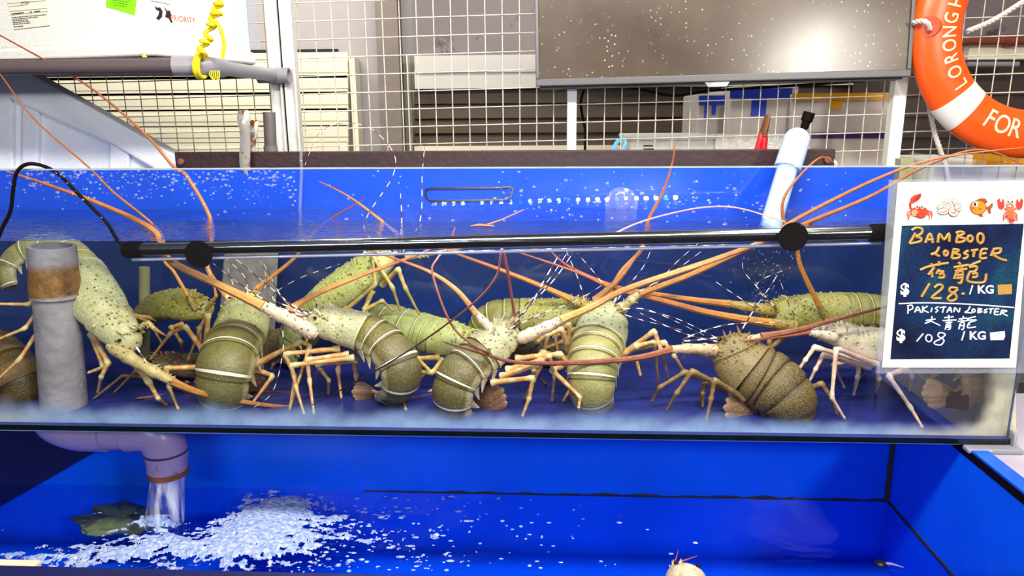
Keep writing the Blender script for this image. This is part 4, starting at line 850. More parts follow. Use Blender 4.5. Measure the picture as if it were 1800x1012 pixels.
# other things standing in the water
m = MB(); a = P(254, 470, .43); b = P(254, 640, .43); m.tube([a, b], .013, 16, hint=V((0, 1, 0))); tag(m.build('thin_pipe', mat('greenish_pipe', (132, 132, 92), .5, 0, .2, 20)), 'thin greenish pipe standing at the back behind the mossy brown lobster', 'pipe')
m = MB(); m.hexa([P(378, 650, .44), P(480, 650, .44), P(480, 650, .49), P(378, 650, .49)], [P(395, 432, .44), P(490, 432, .44), P(490, 432, .49), P(395, 432, .49)]); tag(m.build('mottled_slab', mat('mottled_grey', (128, 122, 116), .8, 0, .35, 40, .3, 40), ang=0, bevel=.004), 'mottled grey slab upright at the back, above the plump striped tail', 'filter')  # mottled grey patch at the back, modelled as an upright slab
m = MB(); m.tube([V(q_) for q_ in catmull([tuple(P(*a)) for a in ((535, 296, .54), (534, 272, .52), (531, 266, .505), (529, 274, .492), (530, 300, .488), (528, 350, .486), (526, 400, .484))], 6)], .0042, 10)
tag(m.build('air_hose', M['clear']), 'clear air hose hooked over the beam right of the metal clip', 'hose')
c = P(1092, 358, TD-.002); m = MB(); m.lathe(c, (0, -1, 0), [(0, .041), (.003, .040), (.006, .024), (.012, .019), (.016, .017), (.018, .009)], 32); tag(m.build('suction_cup', M['clear']), 'clear round suction cup stuck on the blue back panel among the light dots', 'suction cup')
# pale blue capped pipe
r = empty('capped_pipe', P(1352, 395, .33), 'pale blue capped plastic pipe with a black nozzle slanting into the water', 'pipe')
pb = mat('pale_blue_plastic', (178, 202, 244), .22, 0, .04, 12); a, b, c = P(1352, 405, .33), P(1384, 296, .43), P(1404, 235, .47)
m = MB(); m.tube([a, b+(b-c).normalized()*-.0], .0235, 20); m.build('lower_pipe', pb, r)
ax = (c-b).normalized(); m = MB(); L = (c-b).length; m.lathe(b, ax, [(-.002, .026), (-.002, .0305), (L*.5, .0305), (L*.8, .0303)]+[(L*.8+.030*sin(t_), .0303*cos(t_)) for t_ in (.3, .6, .9, 1.2, 1.45)], 26); m.build('cap', pb, r)
e = c+ax*.010; n2 = (P(1420, 203, .47)-P(1410, 232, .47)).normalized(); e = P(1411, 232, .47)
m = MB(); m.lathe(e, n2, [(-.01, .006), (.006, .006), (.010, .009), (.024, .010), (.026, .013), (.046, .0135), (.046, .008)], 16); m.build('nozzle', M['black'], r)
# chrome clip
r = empty('metal_clip', P(430, 300, .47), 'rust spotted chrome spring clip gripping the dark beam near the double post', 'clip')
cm = mat('rusty_chrome', (206, 202, 200), .2, .55, .04, 30, stain=(150, 92, 44), stain_at=.52, stain_scale=24)
def strip(mb, rows):
    pv = None
    for u, v, Y, wd, th in rows:
        c_ = P(u, v, Y); h = wd*SC(Y)/2; R = mb.ring([c_+V((-h, 0, 0)), c_+V((-h*.5, -.003, 0)), c_+V((0, -.0042, 0)), c_+V((h*.5, -.003, 0)), c_+V((h, 0, 0)), c_+V((h, th, 0)), c_+V((0, th-.004, 0)), c_+V((-h, th, 0))])
        mb.bridge(pv, R) if pv else mb.cap(R, True)
        pv = R
    mb.cap(pv)
m = MB(); strip(m, [(429, 193, .488, 12, .003), (428, 196, .486, 20, .003), (427, 208, .482, 22, .003), (428, 218, .480, 20, .003), (430, 230, .482, 17, .003), (431, 250, .488, 18, .003), (430, 270, .490, 19.5, .003), (430, 285, .492, 19, .003), (431, 300, .496, 17, .003)]); m.build('front_jaw', cm, r)
m = MB(); strip(m, [(447, 211, .60, 12, .003), (447, 214, .60, 15, .003), (446, 228, .59, 13, .003), (444, 245, .575, 11, .003), (443, 262, .56, 12, .003), (442, 285, .545, 13, .003)]); m.build('rear_jaw', cm, r)
m = MB(); m.tube([P(424, 232, .487), P(440, 232, .52), P(446, 234, .58)], .006, 10); m.build('spring', cm, r)
r = empty('pipe_stub', P(477, 300, .60), 'short dark grey plastic pipe stub in a socket standing against the double post', 'pipe')
m = MB(); m.tube([P(473, 197, .60), P(476, 262, .60)], .0155, 20); m.build('pipe', M['pvcdark'], r)
m = MB(); m.lathe(P(475.5, 256, .60), (0, 0, -1), [(0, .0178), (.08, .0178)], 20); m.build('socket', mat('grey_socket', (112, 106, 112), .35), r)
# black tape on the glass, droplets, bubbles
m = MB(); m.prism([P(u, v, -.0006) for u, v in ((1664, 697), (1674, 698), (1703, 693), (1703, 718), (1697, 723), (1684, 718), (1663, 717))], (0, -.0006, 0)); tag(m.build('tape_patch', mat('black_brown_tape', (28, 12, 12), .5), ang=0), 'small torn black tape patch on the front glass under the price sign', 'tape')
m = MB(); rnd = random.Random(5)
for k in range(620):
    t_ = rnd.random()
    if t_ < .62: u, v = rnd.uniform(10, 520), 300+abs(rnd.gauss(0, 26))
    elif t_ < .8: u, v = rnd.uniform(300, 1500), rnd.uniform(300, 400)
    else: u, v = rnd.uniform(850, 1350), rnd.gauss(355, 24)
    if not 299 < v < 412: continue
    s_ = rnd.choice((.0008, .001, .0013, .0018, .0024)); m.ball(P(u, v, -.0003), (s_*rnd.uniform(.8, 2.), s_*.55, s_*rnd.uniform(.7, 1.1)), 7, 5)
tag(m.build('water_droplets', M['drop']), 'clear droplets spattered on the outside of the upper front glass', 'droplets', kind='stuff')
m = MB()
for k in range(150): u = rnd.gauss(1345, 22); v = rnd.uniform(432, 560); s_ = rnd.uniform(.0008, .0024); m.ball(P(u, v, rnd.uniform(.35, .45)), s_, 6, 5)
for k in range(80): u = rnd.uniform(240, 1500); v = rnd.uniform(450, 720); m.ball(P(u, v, rnd.uniform(.03, .06)), rnd.uniform(.0004, .0008), 5, 4)
tag(m.build('air_bubbles', M['drop']), 'column of tiny air bubbles rising below the pale blue pipe', 'bubbles', kind='stuff')
# loose antenna pieces floating
m = MB(); m.cur = lin((206, 130, 84)); c = PZ(848, 397, ZW+.004); m.tube([c+V((-.025, 0, 0)), c+V((-.008, 0, .002)), c+V((.012, 0, .001)), c+V((.026, -.004, 0))], [.001, .0055, .0045, .001], 8, flat=.5); m.tube([c+V((.01, 0, .003)), c+V((.04, .01, .012)), c+V((.085, .03, .03))], [.0018, .0013, .0008], 6)
tag(m.build('shed_antenna', M['lob']), 'orange broken lobster antenna floating on the water at centre', 'antenna')
m = MB(); m.cur = lin((214, 150, 120)); m.tube([V(q_) for q_ in catmull([tuple(P(*a)) for a in ((1082, 409, .05), (1120, 392, .10), (1175, 376, .16), (1240, 364, .2), (1300, 366, .2), (1380, 390, .14))], 8)], .0014, 6)
tag(m.build('shed_antenna', M['lob']), 'thin pinkish loose antenna arching over the water left of the pale blue pipe', 'antenna')
# ------------------------------------------------------------------ price sign
SY = -.014
sa = lambda x, y: (1560+x/5.954, 330+y/5.954); sb = lambda x, y: (1560+x/5.954, 480+y/5.954)
r = empty('price_sign', P(1680, 655, SY), 'white bordered navy price sign for two lobster kinds on the right end of the glass', 'sign')
def plate(pts, y0, th, mt, name, par, bev=0):
    m = MB(); m.prism([P(u, v, SY+y0) for u, v in pts], (0, -th, 0)); return m.build(name, mt, par, ang=0)
plate([(1562, 316), (1830, 312), (1800, 655), (1541, 656)], .0035, .0012, M['clear'], 'laminate', r)
plate([(1578, 321), (1812, 317), (1785, 645), (1550, 645)], .0020, .0016, M['paper'], 'card', r)
q = NT('navy_chalk_panel'); p = q.n('ShaderNodeBsdfPrincipled'); p.inputs['Roughness'].default_value = .6; p.inputs['Specular IOR Level'].default_value = .15
f = q.ramp(q.noise(6, 3), [(.35, lin((12, 14, 48))), (.52, lin((16, 44, 84))), (.66, lin((24, 84, 96)))]); g_ = q.ramp(q.noise(260, 2), [(.35, .6), (.6, 1.1)]); q.l(q.mixc(1., f, g_, 'MULTIPLY'), p.inputs['Base Color']); q.l(p.outputs[0], q.out.inputs[0])
plate([sa(150, 395), sa(1424, 375), sb(1275, 890), sb(30, 898)], .0003, .0008, q.m, 'panel', r)
EY = SY-.0008
def strokes(mb, lst, wd, fn, y=EY):
    for st in lst:
        pts = [P(*fn(*q_), y) for q_ in (catmull(st, 4) if len(st) > 2 else st)]
        mb.tube(pts, wd*SC(0)/5.954/2, 6, flat=1.0, hint=V((0, -1, 0)))
def circ(x, y, rx, ry, n=9): return [(x+rx*cos(2*pi*k/n-1.2), y+ry*sin(2*pi*k/n-1.2)) for k in range(n+1)]
def swatch(pts, mt):
    m = MB(); m.prism([P(*sb(*q_), EY+.0006) for q_ in pts], (0, -.0008, 0)); m.build('colour_swatch', mt, r, ang=0)
gold = mat('gold_marker', (178, 134, 62), .6, 0, .12, 120); chalk = mat('white_marker', (226, 232, 244), .6, 0, .04, 100)
m = MB()
strokes(m, [[(292, 470), (262, 525), (228, 582)], [(250, 445), (300, 418), (360, 432), (352, 478), (292, 512)], [(292, 512), (348, 528), (335, 562), (228, 585)],
 [(395, 575), (430, 492), (452, 492), (472, 575)], [(400, 545), (478, 540)], [(524, 572), (542, 482), (590, 542), (640, 478), (645, 562)],
 [(738, 478), (716, 570)], [(712, 474), (758, 458), (800, 476), (742, 512), (808, 532), (788, 562), (712, 572)], circ(862, 532, 26, 32), circ(970, 528, 32, 52),
 [(540, 615), (510, 672), (455, 700), (482, 688), (540, 716)], circ(608, 684, 20, 26), [(690, 645), (670, 735)], [(680, 642), (745, 652), (702, 685), (752, 702), (738, 732), (668, 740)], [(845, 655), (800, 685), (838, 705), (820, 735), (785, 740)],
 [(870, 657), (945, 647)], [(907, 655), (896, 724)], [(1042, 642), (985, 648), (970, 735), (1036, 732)], [(984, 692), (1030, 684)], [(1110, 645), (1080, 712)], [(1100, 642), (1180, 636), (1168, 680), (1102, 694), (1175, 742), (1242, 760)],
 [(340, 860), (420, 826), (560, 797), (635, 786)], [(455, 792), (466, 830)], [(540, 767), (530, 815)], [(490, 830), (425, 910)], [(460, 872), (466, 935)], [(540, 850), (510, 900)], [(520, 882), (562, 872), (590, 935), (530, 940)], [(590, 872), (540, 910)],
 [(740, 780), (760, 800)], [(688, 832), (850, 806)], [(702, 872), (830, 846)], [(730, 832), (742, 860)], [(782, 815), (770, 850)], [(720, 882), (696, 952)], [(725, 886), (782, 876), (770, 990), (735, 992)], [(722, 916), (770, 911)], [(718, 946), (770, 941)],
 [(972, 766), (885, 802), (852, 830)], [(852, 830), (930, 824), (915, 872), (850, 880)], [(860, 880), (832, 960), (880, 988), (1010, 985), (1030, 898)], [(882, 902), (930, 894), (930, 930), (882, 936)]], 29, sa)
m.build('gold_handwriting', gold, r, ang=30); m = MB()
strokes(m, [[(440, 105), (355, 248)], [(488, 152), (530, 120), (572, 132), (558, 172), (462, 256), (560, 262)], [(732, 158), (662, 150), (648, 190), (708, 220), (716, 268), (660, 290), (628, 262), (680, 212), (736, 168)], [(770, 216), (802, 214)]], 29, sb)
m.build('gold_price', gold, r, ang=30); swatch(((1150, 120), (1300, 115), (1300, 215), (1155, 225)), gold)
m = MB()
strokes(m, [[(115, 320), (400, 311), (850, 325), (1325, 360)],
 [(216, 345), (212, 425)], [(204, 345), (252, 335), (262, 370), (215, 392)], [(285, 410), (315, 350), (346, 412)], [(295, 390), (340, 386)], [(370, 345), (364, 412)], [(420, 345), (372, 380), (427, 412)], [(466, 360), (455, 406)], [(532, 350), (500, 370), (526, 390), (500, 412)], [(545, 361), (612, 352)], [(590, 356), (575, 412)], [(620, 412), (655, 355), (670, 412)], [(630, 390), (672, 388)], [(694, 406), (706, 360), (744, 408), (757, 362)],
 [(865, 345), (840, 392), (808, 410), (884, 416)], circ(900, 392, 15, 17), [(950, 370), (945, 415)], [(945, 370), (985, 375), (955, 392), (990, 402), (945, 416)], [(1046, 374), (1014, 390), (1040, 405), (1008, 416)], [(1060, 376), (1112, 370)], [(1086, 374), (1075, 422)], [(1166, 375), (1130, 378), (1120, 430), (1166, 434)], [(1128, 405), (1160, 403)], [(1196, 385), (1180, 436)], [(1195, 385), (1250, 396), (1200, 415), (1256, 446)],
 [(400, 496), (500, 480)], [(466, 450), (452, 500), (390, 526)], [(455, 502), (550, 548)], [(592, 466), (690, 456)], [(576, 496), (720, 490)], [(605, 518), (675, 513)], [(640, 436), (640, 516)], [(616, 536), (604, 590)], [(618, 536), (656, 530), (655, 580), (630, 590)], [(615, 552), (650, 548)], [(612, 566), (650, 562)],
 [(746, 480), (832, 470)], [(735, 506), (840, 496)], [(790, 450), (795, 474)], [(772, 482), (780, 500)], [(762, 525), (745, 585)], [(765, 522), (800, 516), (795, 580), (770, 590)], [(760, 550), (798, 547)], [(922, 455), (850, 472), (845, 492), (932, 490), (850, 520), (862, 540)], [(850, 522), (838, 570), (922, 562)],
 [(375, 630), (305, 714)], circ(432, 680, 32, 37), [(596, 632), (545, 622), (530, 660), (590, 700), (560, 750), (502, 745), (490, 720), (550, 690), (600, 650), (596, 632)]], 15, sb)
m.build('white_handwriting', chalk, r, ang=30); swatch(((1070, 622), (1150, 612), (1225, 605), (1228, 660), (1212, 698), (1075, 700)), chalk)
m = MB()
def printed(s, x, y, h, bold):
    o = P(*sb(x, y), EY); ux = (P(*sb(x+50, y), EY)-o).normalized(); uz = (P(*sb(x, y-50), EY)-o); L = uz.length/50; uz.normalize(); text_mb(m, s, lambda a, b: o+ux*a+uz*b, h*L/.72, bold)
for y0, dx in ((0, 0), (482, -41)):
    m = MB(); printed('$', 181+dx, 222+y0, 118, .0012); m.build('dollar_sign', M['white'], r, ang=0)
    m = MB(); printed('/', 876-dx*0-(84 if y0 else 0), 214+y0+4, 96, .0004); printed('KG', 1028-(84 if y0 else 0), 207+y0+3, 86, .0006); m.build('unit_lettering', M['white'], r, ang=0)
m = MB(); strokes(m, [[(181, 50), (150, 390)]], 4, sa, SY+.0003); m.build('crease', mat('grey_line', (150, 146, 138), .8), r)
# clip-art creatures on the card
def art(name, label, shapes):
    m = MB(); y = SY+.0002
    for k, (col, pts) in enumerate(shapes):
        m.cur = lin(col); yy = y-.00012*k; m.prism([P(*sa(*q_), yy+.0006) for q_ in pts], (0, -.0006, 0))
    o = m.build(name, M['vc'], r, ang=0); o['label'] = label
def ell(x, y, rx, ry, a=0, n=18): return [(x+rx*cos(2*pi*k/n)*cos(a)-ry*sin(2*pi*k/n)*sin(a), y+rx*cos(2*pi*k/n)*sin(a)+ry*sin(2*pi*k/n)*cos(a)) for k in range(n)]
def line_(a, b, wd): dx, dy = b[0]-a[0], b[1]-a[1]; L = math.hypot(dx, dy); nx, ny = -dy/L*wd/2, dx/L*wd/2; return [(a[0]+nx, a[1]+ny), (b[0]+nx, b[1]+ny), (b[0]-nx, b[1]-ny), (a[0]-nx, a[1]-ny)]
RED, DR, W_, BK = (206, 58, 34), (150, 24, 20), (245, 242, 236), (20, 18, 20)
sh = []
for a, b, c_ in (((260, 250), (215, 280), (212, 345)), ((265, 265), (228, 290), (222, 330)), ((255, 235), (205, 260), (205, 300)), ((410, 250), (455, 275), (462, 320)), ((400, 265), (440, 290), (432, 335)), ((412, 235), (462, 250), (468, 290))): sh += [(RED, line_(a, b, 11)), (RED, line_(b, c_, 8))]
sh += [(DR, line_((235, 155), (240, 215), 20)), (RED, line_((240, 210), (270, 232), 14)), (RED, [(232, 160), (240, 110), (280, 75), (352, 56), (350, 95), (320, 130), (270, 155), (238, 175)]), (DR, [(262, 135), (300, 95), (352, 58), (330, 115), (290, 140)]),
 (RED, ell(335, 248, 88, 56)), ((232, 150, 100), ell(285, 262, 36, 34)), (DR, ell(350, 285, 52, 30)), (RED, ell(352, 280, 46, 24)), (W_, ell(306, 195, 17, 24)), (W_, ell(362, 195, 17, 24)), (BK, ell(309, 200, 8, 12)), (BK, ell(360, 200, 8, 12))]
art('crab_picture', 'red crab clip-art', sh)
sh = []
for x, y, rx, ry, a in ((620, 150, 48, 28, .5), (720, 160, 60, 26, .8), (565, 205, 44, 26, .1), (585, 245, 60, 30, -.1), (690, 245, 50, 50, 0), (735, 205, 40, 28, .9)):
    sh += [((96, 70, 60), ell(x, y, rx+5, ry+5, a)), ((226, 208, 196), ell(x, y, rx, ry, a)), ((168, 128, 110), ell(x, y, rx*.62, ry*.55, a)), ((232, 220, 206), ell(x-4, y-4, rx*.4, ry*.3, a))]
art('oyster_picture', 'cluster of open oysters clip-art', sh)
OR, BR = (222, 128, 22), (150, 70, 30)
art('fish_picture', 'orange fish clip-art', [(BR, [(1030, 205), (1060, 190), (1098, 150), (1102, 190), (1080, 225), (1082, 268), (1058, 275), (1040, 235)]), (BR, [(930, 125), (985, 105), (1030, 115), (1050, 155), (1000, 170)]), (BR, [(945, 260), (955, 300), (1003, 302), (985, 262)]), ((70, 36, 22), ell(948, 205, 88, 78)), (OR, ell(948, 205, 82, 72)), ((214, 80, 24), [(856, 190), (880, 200), (920, 205), (880, 235), (862, 220)]), (W_, ell(920, 170, 26, 28)), (BK, ell(915, 172, 13, 20)), (BR, ell(968, 220, 14, 6))])
sh = []
for s_ in (-1, 1):
    for k in range(4): sh += [((200, 60, 50), line_((1283+s_*25, 255+k*16), (1283+s_*62, 262+k*20), 8)), ((200, 60, 50), line_((1283+s_*62, 262+k*20), (1283+s_*78, 295+k*20), 6))]
    sh += [((222, 50, 44), line_((1283+s_*22, 240), (1283+s_*60, 215), 12)), ((222, 50, 44), ell(1283+s_*95, 185, 34, 40)), ((222, 50, 44), [(1283+s_*128, 185), (1283+s_*136, 130), (1283+s_*110, 105), (1283+s_*100, 175)]), ((222, 50, 44), [(1283+s_*66, 185), (1283+s_*62, 140), (1283+s_*78, 108), (1283+s_*92, 175)]), ((150, 70, 60), line_((1283+s_*8, 125), (1283+s_*45, 60), 3))]
sh += [((238, 110, 70), [(1258, 140), (1308, 140), (1322, 200), (1318, 290), (1300, 325), (1266, 325), (1248, 290), (1244, 200)]), ((222, 50, 44), ell(1300, 340, 32, 22))]+[((200, 70, 50), line_((1250, 245+k*22), (1316, 245+k*22), 4)) for k in range(4)]+[(W_, ell(1260, 145, 19, 22)), (W_, ell(1306, 145, 19, 22)), (BK, ell(1262, 147, 9, 12)), (BK, ell(1304, 147, 9, 12)), (W_, ell(1280, 190, 14, 9))]
art('lobster_picture', 'red lobster clip-art', sh)
# ------------------------------------------------------------------ life ring
LY = .74; C0 = P(1838, 46, LY); S_ = SC(LY)*.975; RM, RT, RD = 175.5*S_, 40.5*S_, .034
def ringpt(th, ph, k=1.0, lift=0):   # th: angle round the ring seen from the front (0 = right, up positive); ph: 0 = outer edge, 90 = front
    rr = RM+(RT*k+lift)*cos(ph); return C0+V((rr*cos(th), -(RD*k+lift)*sin(ph), rr*sin(th)))
r = empty('life_ring', C0-V((0, 0, RM+RT)), 'orange life ring with white band and lettering hung on the mesh at far right', 'life ring')
orange = mat('orange_plastic', (236, 84, 18), .32, 0, .05, 8, .04, 60)
def torus(name, a0, a1, n, k, mt, closed):
    m = MB(); Rs = [m.ring([ringpt(a0+(a1-a0)*i/n, 2*pi*j/28, k) for j in range(28)]) for i in range(n+(0 if closed else 1))]
    for i in range(len(Rs)-1): m.bridge(Rs[i], Rs[i+1])
    if closed: m.bridge(Rs[-1], Rs[0])
    else: m.cap(Rs[0], True); m.cap(Rs[-1])
    return m.build(name, mt, r)
torus('ring', 0, 2*pi, 96, 1, orange, True)
bandm = mat('white_reflective_band', (222, 218, 216), .3, .1, .06, 30, stain=(170, 150, 140), stain_at=.68)
for a in (225, 45, 135, 315): torus('band', radians(a-6), radians(a+6), 8, 1.022, bandm, False)
def curvetext(s, ths, ph_c, h, mt, name, sg):
    m = MB()
    for ch, th in zip(s, ths):
        if ch == ' ': continue
        def place(x, y, th=th): return ringpt(radians(th)+sg*x/RM, ph_c+sg*(y-h*.36)/((RT+RD)*.5), 1, .0012)
        text_mb(m, ch, place, h/.72*.98, .0004, cuts=4)
    m.build(name, mt, r, ang=0)
lt = mat('worn_white_paint', (240, 205, 180), .6, 0, .1, 40)
curvetext('LORONG HA', [214, 206, 198, 190.5, 183, 175.5, 170, 166.5, 158.5], radians(110), .031, lt, 'lettering', -1)
curvetext('FOR', [241.5, 249.3, 257], radians(96), .040, lt, 'lettering', 1)
# rope through a recess
m = MB(); rc = ringpt(radians(180), radians(58)); m.lathe(rc, ringpt(radians(180), radians(58), 1, .01)-rc, [(-.02, .029), (.0015, .026), (.001, .001)], 28, hint=V((0, 0, 1))); m.build('rope_recess', mat('dark_orange_recess', (190, 62, 14), .5), r)
wr = mat('white_rope_fibre', (206, 200, 196), .85, 0, .15, 300, .4, 400)
def rope(pts, rad, name, label):
    pc = [V(q_) for q_ in catmull([tuple(P(*a)) for a in pts], 22)]; m = MB(); 
    for s_ in range(3):
        hp = []
        L = 0; nn = None
        for i, q_ in enumerate(pc):
            t_ = pc[min(len(pc)-1, i+1)]-pc[max(0, i-1)]; nn, b_ = frame(t_, nn if nn is not None else V((0, 1, 0))); L += (q_-pc[i-1]).length if i else 0; a_ = L/.034*2*pi+s_*2*pi/3; hp.append(q_+(nn*cos(a_)+b_*sin(a_))*rad*.5)
        m.tube(hp, rad*.62, 7)
    return tag(m.build(name, wr), label, 'rope')
rope([(1606, 40, .72), (1620, 37, .70), (1630, 41, .692), (1634, 52, .70)], .0062, 'white_rope', 'short white rope end entering the recess on the left of the life ring')
rope([(1618, 90, .79), (1627, 140, .79), (1632, 180, .79), (1642, 230, .79), (1652, 262, .78), (1662, 292, .78), (1666, 320, .78)], .0062, 'white_rope', 'white rope hanging down behind the left edge of the life ring')
rope([(1700, 55, .80), (1745, 36, .80), (1800, 2, .80), (1850, -30, .80)], .0066, 'white_rope', 'white rope stretched diagonally across the opening of the life ring')
# ------------------------------------------------------------------ blue tub below
TY = .27; ZT = ZB-.003; ZWT = P(1000, 868, TY).z; RX = P(1560, 868, TY).x; LXt = P(-260, 868, .27).x; FY = PZ(700, 1006, ZT).y; ZTF = ZWT-.16
r = empty('fish_tub', ((LXt+RX)/2, (TY+FY)/2, ZTF), 'wide deep blue tub of foaming water under the glass tank', 'tub')
def tub_wall(name, x0, x1, y0, y1, z0, z1, mt=M['tub'], **k):
    m = MB(); m.box(((x0+x1)/2, (y0+y1)/2, (z0+z1)/2), (x1-x0, y1-y0, z1-z0)); return m.build(name, mt, r, ang=0, **k)
tub_wall('back_wall', LXt-.03, RX+.03, TY, TY+.03, ZTF, ZT)
tub_wall('side_wall', RX, RX+.03, FY, TY, ZTF, ZT)
pb_ = P(0, 890, TY)
m = MB(); m.prism([P(u, v, TY-.006) for u, v in ((-330, 735), (270, 735), (165, 795), (0, 890), (-330, 1080))], (0, .005, 0)); m.build('shade_panel', M['tubdark'], r, ang=0)  # added dark sheet standing in for the shadow at the tub's left
tub_wall('front_wall', LXt-.03, RX+.03, FY-.03, FY, ZTF, ZT-.004, mat('navy_front_wall', (12, 16, 70), .3)); tub_wall('tub_floor', LXt-.03, RX+.03, FY-.03, TY+.03, ZTF-.02, ZTF)
tub_wall('rim', RX+.008, RX+.4, FY-.2, TY+.03, ZT-.03, ZT-.008, mat('lilac_grey_ledge', (176, 170, 190), .3, 0, .1, 12), bevel=.003)

tub_wall('rim', RX-.001, RX+.008, FY, TY, ZT-.02, ZT-.004, M['black']); 
m = MB(); prev = None
sr = random.Random(3)
for i in range(90):   # scum line along the water's edge
    x = P(640, 868, TY).x+(RX-P(640, 868, TY).x)*i/89; h = (-.001+.012*abs(noise.noise(V((x*11, 2, 0))))+.006*abs(noise.noise(V((x*40, 2, 0)))))*sstep(0, 25, i); R = m.ring([(x, TY-.0015, ZWT-.004), (x, TY-.0015, ZWT+h), (x, TY+.0005, ZWT+h), (x, TY+.0005, ZWT-.004)])
    if prev: m.bridge(prev, R)
    prev = R
prev = None
for i in range(60):
    y = FY+(TY-FY)*i/59; h = .004+.006*abs(noise.noise(V((y*14, 7, 0)))); R = m.ring([(RX-.0015, y, ZWT-.004), (RX-.0015, y, ZWT+h), (RX+.0005, y, ZWT+h), (RX+.0005, y, ZWT-.004)])
    if prev: m.bridge(prev, R)
    prev = R
prev = None
for i in range(30):
    z = ZWT+(ZT-ZWT)*i/29; h = .008+.004*noise.noise(V((z*40, 3, 0))); R = m.ring([(RX-h, TY-.0015, z), (RX-.0015, TY-.012, z), (RX+.001, TY+.001, z)])
    if prev: m.bridge(prev, R)
    prev = R
m.build('scum_line', mat('dark_scum', (44, 38, 40), .8, 0, .4, 60), r)
m = MB(); prev = None
for i in range(150):
    x = LXt+(RX-LXt)*i/149; R = []
    for j in range(50):
        y = FY+(TY-FY)*j/49; R.append(m.add((x, y, ZWT+.004*noise.noise(V((x*7, y*9, 3)))+.003*noise.noise(V((x*19, y*24, 8)))*sstep(.4, -.5, x))))
    if prev:
        for j in range(49): m.face(prev[j], R[j], R[j+1], prev[j+1])
    prev = R
tag(m.build('tub_water', M['tubwater']), 'dark blue rippling water in the tub below the tank', 'water', kind='stuff')
# froth
def gp(u, v): q_ = PZ(u, v, ZWT); return q_.x, q_.y
blobs = [(*gp(440, 930), .085, .075, 1.25), (*gp(300, 965), .12, .05, .80), (*gp(170, 985), .15, .05, .66), (*gp(480, 885), .10, .05, .52), (*gp(440, 985), .11, .05, .62), (*gp(570, 925), .13, .07, .36), (*gp(660, 960), .15, .08, .22), (*gp(275, 918), .06, .035, .85), (*gp(740, 950), .22, .12, .16), (*gp(50, 985), .10, .05, .5), (*gp(560, 850), .14, .02, .25), (*gp(850, 960), .2, .1, .06), (*gp(400, 850), .12, .03, .15), (*gp(520, 900), .10, .08, .45), (*gp(490, 960), .12, .06, .4), (*gp(250, 940), .1, .05, .3)]
fcx, fcy = gp(425, 940)
def froth(x, y):
    d = sum(a*math.exp(-((x-bx)/sx_)**2-((y-by)/sy_)**2) for bx, by, sx_, sy_, a in blobs)
    dx, dy = x-fcx, (y-fcy)*1.6; rr_, an = math.hypot(dx, dy), math.atan2(dy, dx)
    n_ = noise.fractal(V((cos(an)*(3+rr_*16), sin(an)*(3+rr_*16), rr_*16)), .7, 2.1, 5)*.55+noise.fractal(V((x*60, y*90, 4)), .8, 2., 4)*.32
    return d+n_-.60, d
m = MB(); st_ = .0028; xs = int((.45-LXt)/st_); ys = int((TY-FY)/st_); idx = {}
val = {}
for i in range(xs+1):
    for j in range(ys+1):
        x, y = LXt+i*st_, FY+j*st_; f_, d_ = froth(x, y)
        if f_ > -.05: val[(i, j)] = (f_, d_)
for (i, j), (f_, d_) in val.items():
    if f_ < 0 or not all((i+a, j+b) in val for a in (0, 1) for b in (0, 1)): continue
    q_ = []
    for a, b in ((0, 0), (1, 0), (1, 1), (0, 1)):
        k = (i+a, j+b)
        if k not in idx:
            x, y = LXt+k[0]*st_, FY+k[1]*st_; ff, dd = val[k]; h = .003+clamp(ff, 0, .6)*.010+clamp(dd-.5, 0, 1)*.016+noise.noise(V((x*140, y*140, 4)))*.0022*clamp(ff*3); idx[k] = m.add((x+noise.noise(V((x*200, y*200, 1)))*.0012, y+noise.noise(V((x*200, y*200, 6)))*.0012, ZWT+h))
        q_.append(idx[k])
    m.face(*q_)
for k in range(240):
    u = 520+abs(rnd.gauss(0, 260)); v = rnd.uniform(872, 1005)
    if u > 1270: continue
    c = PZ(u, v, ZWT+.0035); s_ = rnd.choice((.0012, .0016, .0022, .003)); m.ball(c, (s_*rnd.uniform(1, 3.2), s_*1.4, s_*.5), 7, 4)
q = NT('white_froth'); p = q.n('ShaderNodeBsdfPrincipled'); p.inputs['Roughness'].default_value = .6; q.l(q.ramp(q.noise(120, 4), [(.3, lin((104, 140, 222))), (.72, lin((214, 226, 250)))]), p.inputs['Base Color']); q.l(q.bump(q.noise(220, 3), .6), p.inputs['Normal']); q.l(p.outputs[0], q.out.inputs[0])
tag(m.build('froth', q.m), 'white froth spreading over the tub water from the falling stream', 'froth', kind='stuff')
# drain elbow and stream
OY = .13; r = empty('drain_pipe', P(285, 832, OY), 'lilac grey drain pipe with two elbows pouring water into the tub', 'pipe')
lil = mat('lilac_pvc', (158, 140, 186), .3, 0, .06, 10); rr = 38*SC(OY)
a0 = P(112, 742, OY); a0.z = ZB-.004; a1 = P(190, 757, OY); a2 = P(287, 757, OY); a3 = P(285, 832, OY)
m = MB(); m.tube([V(q_) for q_ in catmull([(a0.x-.02, OY, ZB-.004), (a0.x-.012, OY, a1.z+.02), (a0.x+.03, OY, a1.z+.002), (a1.x-.02, OY, a1.z), (a1.x, OY, a1.z)], 7)], rr*1.06, 28, hint=V((0, 1, 0))); m.build('elbow', lil, r)
m = MB(); m.tube([V((a1.x-.02, OY, a1.z)), V((a2.x-.03, OY, a2.z))], rr*.98, 28, hint=V((0, 1, 0))); m.build('pipe', lil, r)
m = MB(); m.tube([V(q_) for q_ in catmull([(a1.x+.045, OY, a1.z), (a2.x-.045, OY, a2.z), (a2.x-.012, OY, a2.z-.010), (a2.x, OY, a2.z-.045), (a2.x, OY, a2.z-.06)], 7)], rr*1.06, 28, hint=V((0, 1, 0))); m.build('elbow', lil, r)
